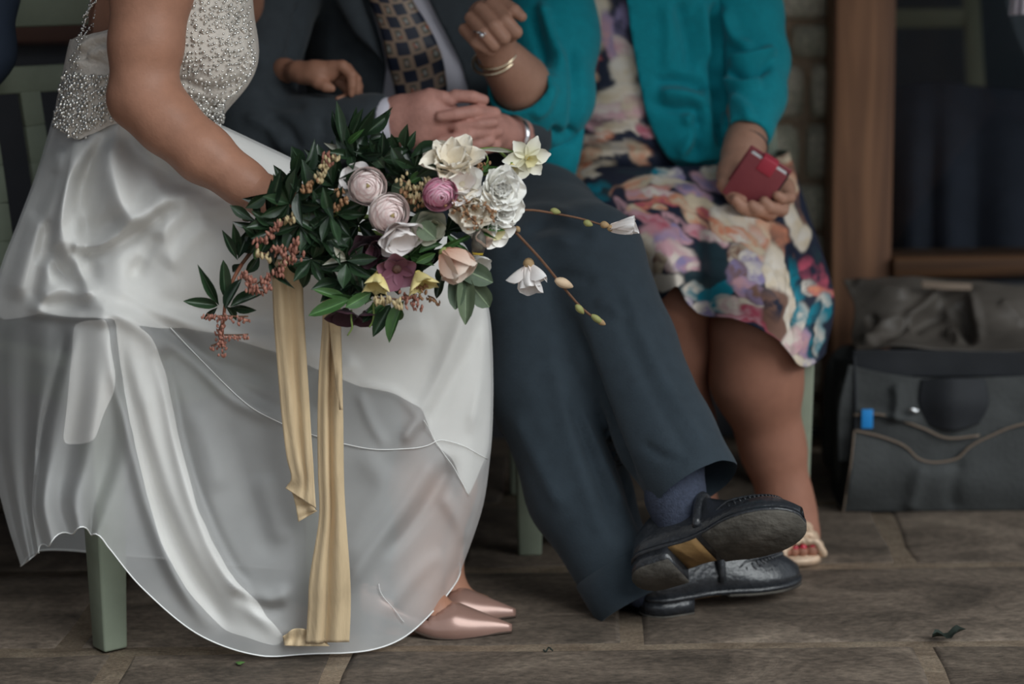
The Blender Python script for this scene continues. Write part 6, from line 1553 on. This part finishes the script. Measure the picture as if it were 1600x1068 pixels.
ribbon([(502, 430), (504, 500), (498, 580), (496, 660), (497, 740), (498, 810), (484, 900), (481, 950), (478, 1004)], [(531, 430), (532, 500), (534, 570), (536, 650), (537, 740), (540, 800), (547, 900), (548, 950), (546, 1002)], -.16, -.108, [(-.009, .33, -.05, .10), (.010, .52, -.12, .09), (-.007, .8, -.1, .14)])
ribbon([(512, 470), (516, 520), (524, 590), (531, 640)], [(531, 470), (532, 520), (534, 580), (535, 640)], -.170, -.160, [(-.003, .5, 0, .3)], 30, 7)
ribbon([(442, 994), (460, 982), (482, 984), (505, 996)], [(444, 1008), (462, 1009), (482, 1009), (515, 1009)], -.100, -.106, [(.004, .5, 0, .3)], 24)

# ================================================================== BAG AND SMALL THINGS
BAGM = mat('charcoal_canvas', lin(68, 70, 70), .8, .18, 12, bump=.2, bscale=120)
BAGB = mat('brown_black_lining', lin(84, 78, 72), .55, .25, 6, bump=.15, bscale=20, spec=.4)
BAGK = mat('bag_black', lin(40, 42, 46), .7, .2, 10)
PIPE = mat('tan_piping', lin(128, 112, 98), .7)
bag = empty('camera_bag', (at(1450, 815, .80)[0], .85, 0))
tag(bag, 'dark canvas camera bag with open front pocket under the window', 'bag')
def gkid(name, v, f, m, smooth=True): return adopt(mobj(name, v, f, m, None, smooth), bag)
def sheet(name, ctrl, m, nr=60, nc=90, lines=(), thick=.004, nz=0.0, seed=0):
    C = np.array(ctrl, float); G = spline(np.swapaxes(spline(np.swapaxes(C, 0, 1), nc), 0, 1), nr)
    v = atn(G.reshape(-1, 3)); f = grid_faces(nr, nc)
    if frontal(v, f).mean() < .5: f = f[:, ::-1]
    if nz: v = v + vnormals(v, f) * (wnoise(v, 22, seed, 3) * nz)[:, None]
    if lines: v = creases(v, f, lines)
    v[:, 2] = np.maximum(v[:, 2], .003)
    o = gkid(name, v, f, m)
    if thick: mm = o.modifiers.new('thick', 'SOLIDIFY'); mm.thickness = thick; mm.offset = -1
    return o
# body: soft box
x0, x1 = at(1318, 700, .80)[0], at(1680, 700, .80)[0]
z1 = at(1450, 560, .82)[2]
bv = sdf([rc((x0 + .05, .86, .055), (x1 - .05, .86, .055), .05, .05, .02), rc((x0 + .05, 1.04, .055), (x1 - .05, 1.04, .055), .05, .05, .02)] +
         [rc((x0 + .05, y, .06), (x0 + .05, y, z1 - .06), .05, .05, .02) for y in (.86, 1.04)] + [rc((x1 - .05, y, .06), (x1 - .05, y, z1 - .06), .05, .05, .02) for y in (.86, 1.04)] +
         [rc((x0 + .06, y, z), (x1 - .06, y, z), .06, .06, .03) for y in (.87, .95, 1.03) for z in np.arange(.06, z1 - .06, .06)], .010, 2)
gkid('body', bv[0], bv[1], BAGM)
# crumpled open lid standing up behind
sheet('lid', [[(1318, 436, 1.10), (1400, 430, 1.12), (1470, 436, 1.12), (1540, 440, 1.10), (1620, 446, 1.10), (1700, 450, 1.1)],
              [(1335, 480, 1.06), (1400, 470, 1.04), (1470, 478, 1.06), (1540, 475, 1.03), (1620, 480, 1.05), (1700, 490, 1.05)],
              [(1330, 525, 1.02), (1400, 512, .98), (1470, 520, 1.00), (1540, 515, .97), (1620, 520, .99), (1700, 530, 1.0)],
              [(1338, 545, .88), (1400, 542, .84), (1470, 543, .84), (1540, 544, .84), (1620, 546, .84), (1700, 550, .84)]], BAGB, 90, 130,
      [([(1345, 534), (1380, 516), (1412, 500)], 6, .022), ([(1360, 536), (1390, 522), (1420, 506)], 6, -.016), ([(1412, 500), (1440, 480), (1470, 458)], 8, .018), ([(1425, 515), (1450, 500), (1480, 490)], 10, -.020), ([(1515, 455), (1525, 490), (1530, 535)], 7, .018), ([(1500, 470), (1510, 510), (1520, 540)], 10, -.020), ([(1330, 440), (1370, 452), (1420, 458)], 8, .014), ([(1360, 490), (1368, 510), (1372, 520)], 6, -.014), ([(1480, 530), (1490, 520), (1500, 540)], 7, .014), ([(1560, 470), (1580, 490), (1600, 510)], 7, .012)], .004, .006, 3)
sheet('handle', [[(1440, 438, 1.06), (1480, 441, 1.055), (1518, 443, 1.06)], [(1440, 449, 1.055), (1480, 452, 1.05), (1518, 453, 1.055)]], PIPE, 8, 30, (), .004)
# wide dark rim band
sheet('rim_band', [[(1332, 548, .80), (1400, 547, .79), (1500, 549, .79), (1620, 551, .79), (1700, 552, .79)], [(1332, 590, .80), (1400, 588, .79), (1500, 588, .79), (1620, 588, .79), (1700, 590, .79)]], BAGK, 20, 60, (), .006, .003, 5)
# inner pocket
sheet('inner_pocket', [[(1326, 570, .785), (1380, 582, .775), (1440, 590, .77), (1520, 590, .77), (1620, 586, .77), (1700, 585, .77)], [(1310, 640, .775), (1380, 640, .76), (1440, 650, .755), (1520, 655, .755), (1620, 640, .755), (1700, 640, .76)], [(1310, 720, .77), (1380, 720, .755), (1440, 730, .75), (1520, 730, .75), (1620, 720, .75), (1700, 720, .75)]], BAGM, 50, 90,
      [([(1395, 600), (1402, 620), (1398, 660)], 8, .014), ([(1330, 640), (1380, 648), (1440, 660)], 6, .010)], .005, .004, 7)
sheet('black_pouch', [[(1440, 592, .765), (1490, 590, .745), (1540, 592, .765)], [(1436, 630, .755), (1490, 630, .728), (1545, 630, .755)], [(1450, 665, .752), (1490, 672, .735), (1530, 662, .752)]], BAGK, 30, 40)
# front pocket with its wavy top edge
topline = [(1335, 672), (1370, 680), (1400, 690), (1418, 700), (1435, 716), (1460, 722), (1495, 716), (1515, 698), (1545, 682), (1600, 662), (1700, 655)]
tl = [(x, y, .745) for x, y in topline]; mid_ = [(x - 8 * (i == 0), 750, .735) for i, (x, y) in enumerate(topline)]; bot = [(x - 20 * (i == 0), 817 if i else 806, .765) for i, (x, y) in enumerate(topline)]
bot = [(1316, 800, .765)] + [(x, 817, .765) for x, y in topline[1:]]
sheet('front_pocket', [tl, mid_, bot], BAGM, 60, 110, [([(1440, 724), (1430, 760), (1420, 800)], 12, .008), ([(1500, 715), (1490, 760), (1490, 800)], 12, -.006)], .006, .003, 9)
gkid('pocket_piping', *tube(spline(atn([(x, y, .741) for x, y in topline]), 60), .0022, 6), PIPE)
gkid('pocket_piping', *tube(spline(atn([(1335, 672, .741), (1330, 720, .733), (1322, 770, .745), (1317, 802, .762)]), 30), .0018, 6), PIPE)
gkid('pocket_piping', *tube(spline(atn([(1334, 648, .752), (1380, 648, .752), (1440, 668, .745), (1480, 684, .742), (1530, 680, .742)]), 30), .0022, 6), PIPE)
# side gusset
sheet('gusset', [[(1302, 560, .93), (1318, 560, .85), (1334, 556, .79)], [(1300, 690, .93), (1316, 680, .84), (1335, 675, .75)], [(1298, 800, .95), (1305, 803, .86), (1317, 804, .765)]], BAGK, 40, 20, (), .004)
# blue tag
v, f = merge([box(*at(1355, 654, .744), .021, .003, .036)]); bevel_obj(gkid('blue_tag', v, f, mat('blue_tag', lin(40, 140, 214), .5), False), .001)
# metal clip
gkid('clip', *tube(spline(atn([(1420, 640, .745), (1424, 638, .742), (1430, 642, .742), (1434, 640, .745)]), 12), .0035, 6), STEEL)

# ---- sleeve of the next guest, cut by the left edge of the frame
guest = empty('person', (*at(-60, 100, .10)[:2], 0)); tag(guest, 'navy sleeve of a guest cut off by the left edge of the frame', 'person')
BLUEJ = mat('blue_navy_cloth', lin(42, 52, 68), .8, .12, 30)
v, f = sdf(pchain([(-30, -120, .36), (-28, -20, .34), (-22, 80, .30)], [.060, .056, .042], .03) + pchain([(-22, 80, .30), (-90, 200, .25), (-160, 260, .2)], [.044, .04, .03], .03), .008, 2)
adopt(mobj('sleeve', v, f, BLUEJ), guest)
# ---- pale cloth hanging at the top right
G = np.array([[(1588, -60, .9), (1610, -60, .88), (1640, -60, .9), (1700, -60, .88)], [(1580, -10, .9), (1606, -10, .87), (1640, -8, .9), (1700, -8, .87)], [(1576, 24, .9), (1604, 23, .865), (1640, 26, .9), (1700, 24, .865)]], float)
Gd = spline(np.swapaxes(spline(np.swapaxes(G, 0, 1), 60), 0, 1), 40)
Gd[:, :, 2] += .006 * np.sin(np.linspace(0, 40, 60))[None]
o = mobj('hanging_cloth', atn(Gd.reshape(-1, 3)), grid_faces(40, 60), mat('lilac_white_cloth', lin(206, 198, 208), .7, .05, 30)); mm = o.modifiers.new('thick', 'SOLIDIFY'); mm.thickness = .003
tag(o, 'pale lilac cloth edge hanging into the top right corner', 'cloth')
# ---- dead leaf and specks on the paving
LEAFM = mat('dead_leaf', lin(44, 52, 46), .8, .3, 60)
lp_ = ground(1483, 998, .006); vv = []
for i in range(9):
    t = i / 8; w = .012 * math.sin(math.pi * min(1, t * 1.05)) ** .7
    for j in range(5):
        s = j / 2 - 1; vv.append(lp_ + np.array([(t - .5) * .052, s * w * 1.2 + .004 * math.sin(t * 9), .003 + .008 * abs(s) * (1 + math.sin(t * 11)) * .6 + .012 * t * t]))
tag(mobj('fallen_leaf', np.array(vv), grid_faces(9, 5), LEAFM), 'curled dark fallen leaf on the paving at the lower right', 'leaf')
g_ = ground(375, 1036, .004); vv = [g_ + np.array([.006 * math.cos(a) * (1 + .4 * math.sin(3 * a)), .008 * math.sin(a), .001]) for a in np.linspace(0, 6.28, 13)[:-1]] + [g_ + np.array([0, 0, .003])]
tag(mobj('leaf_scrap', np.array(vv), [(i, (i + 1) % 12, 12) for i in range(12)], mat('green_scrap', lin(84, 120, 62), .6)), 'tiny green leaf scrap on the paving below the gown hem', 'leaf scrap')
tw = ground(855, 1017, .004); 
tag(mobj('seed_twig', *tube(np.array([tw + np.array([a, 0.002 * math.sin(a * 900), .003 + .003 * math.sin(a * 500)]) for a in np.linspace(-.006, .008, 8)]), .0014, 5), LEAFM), 'tiny dark twig on the paving right of the rose shoes', 'twig')
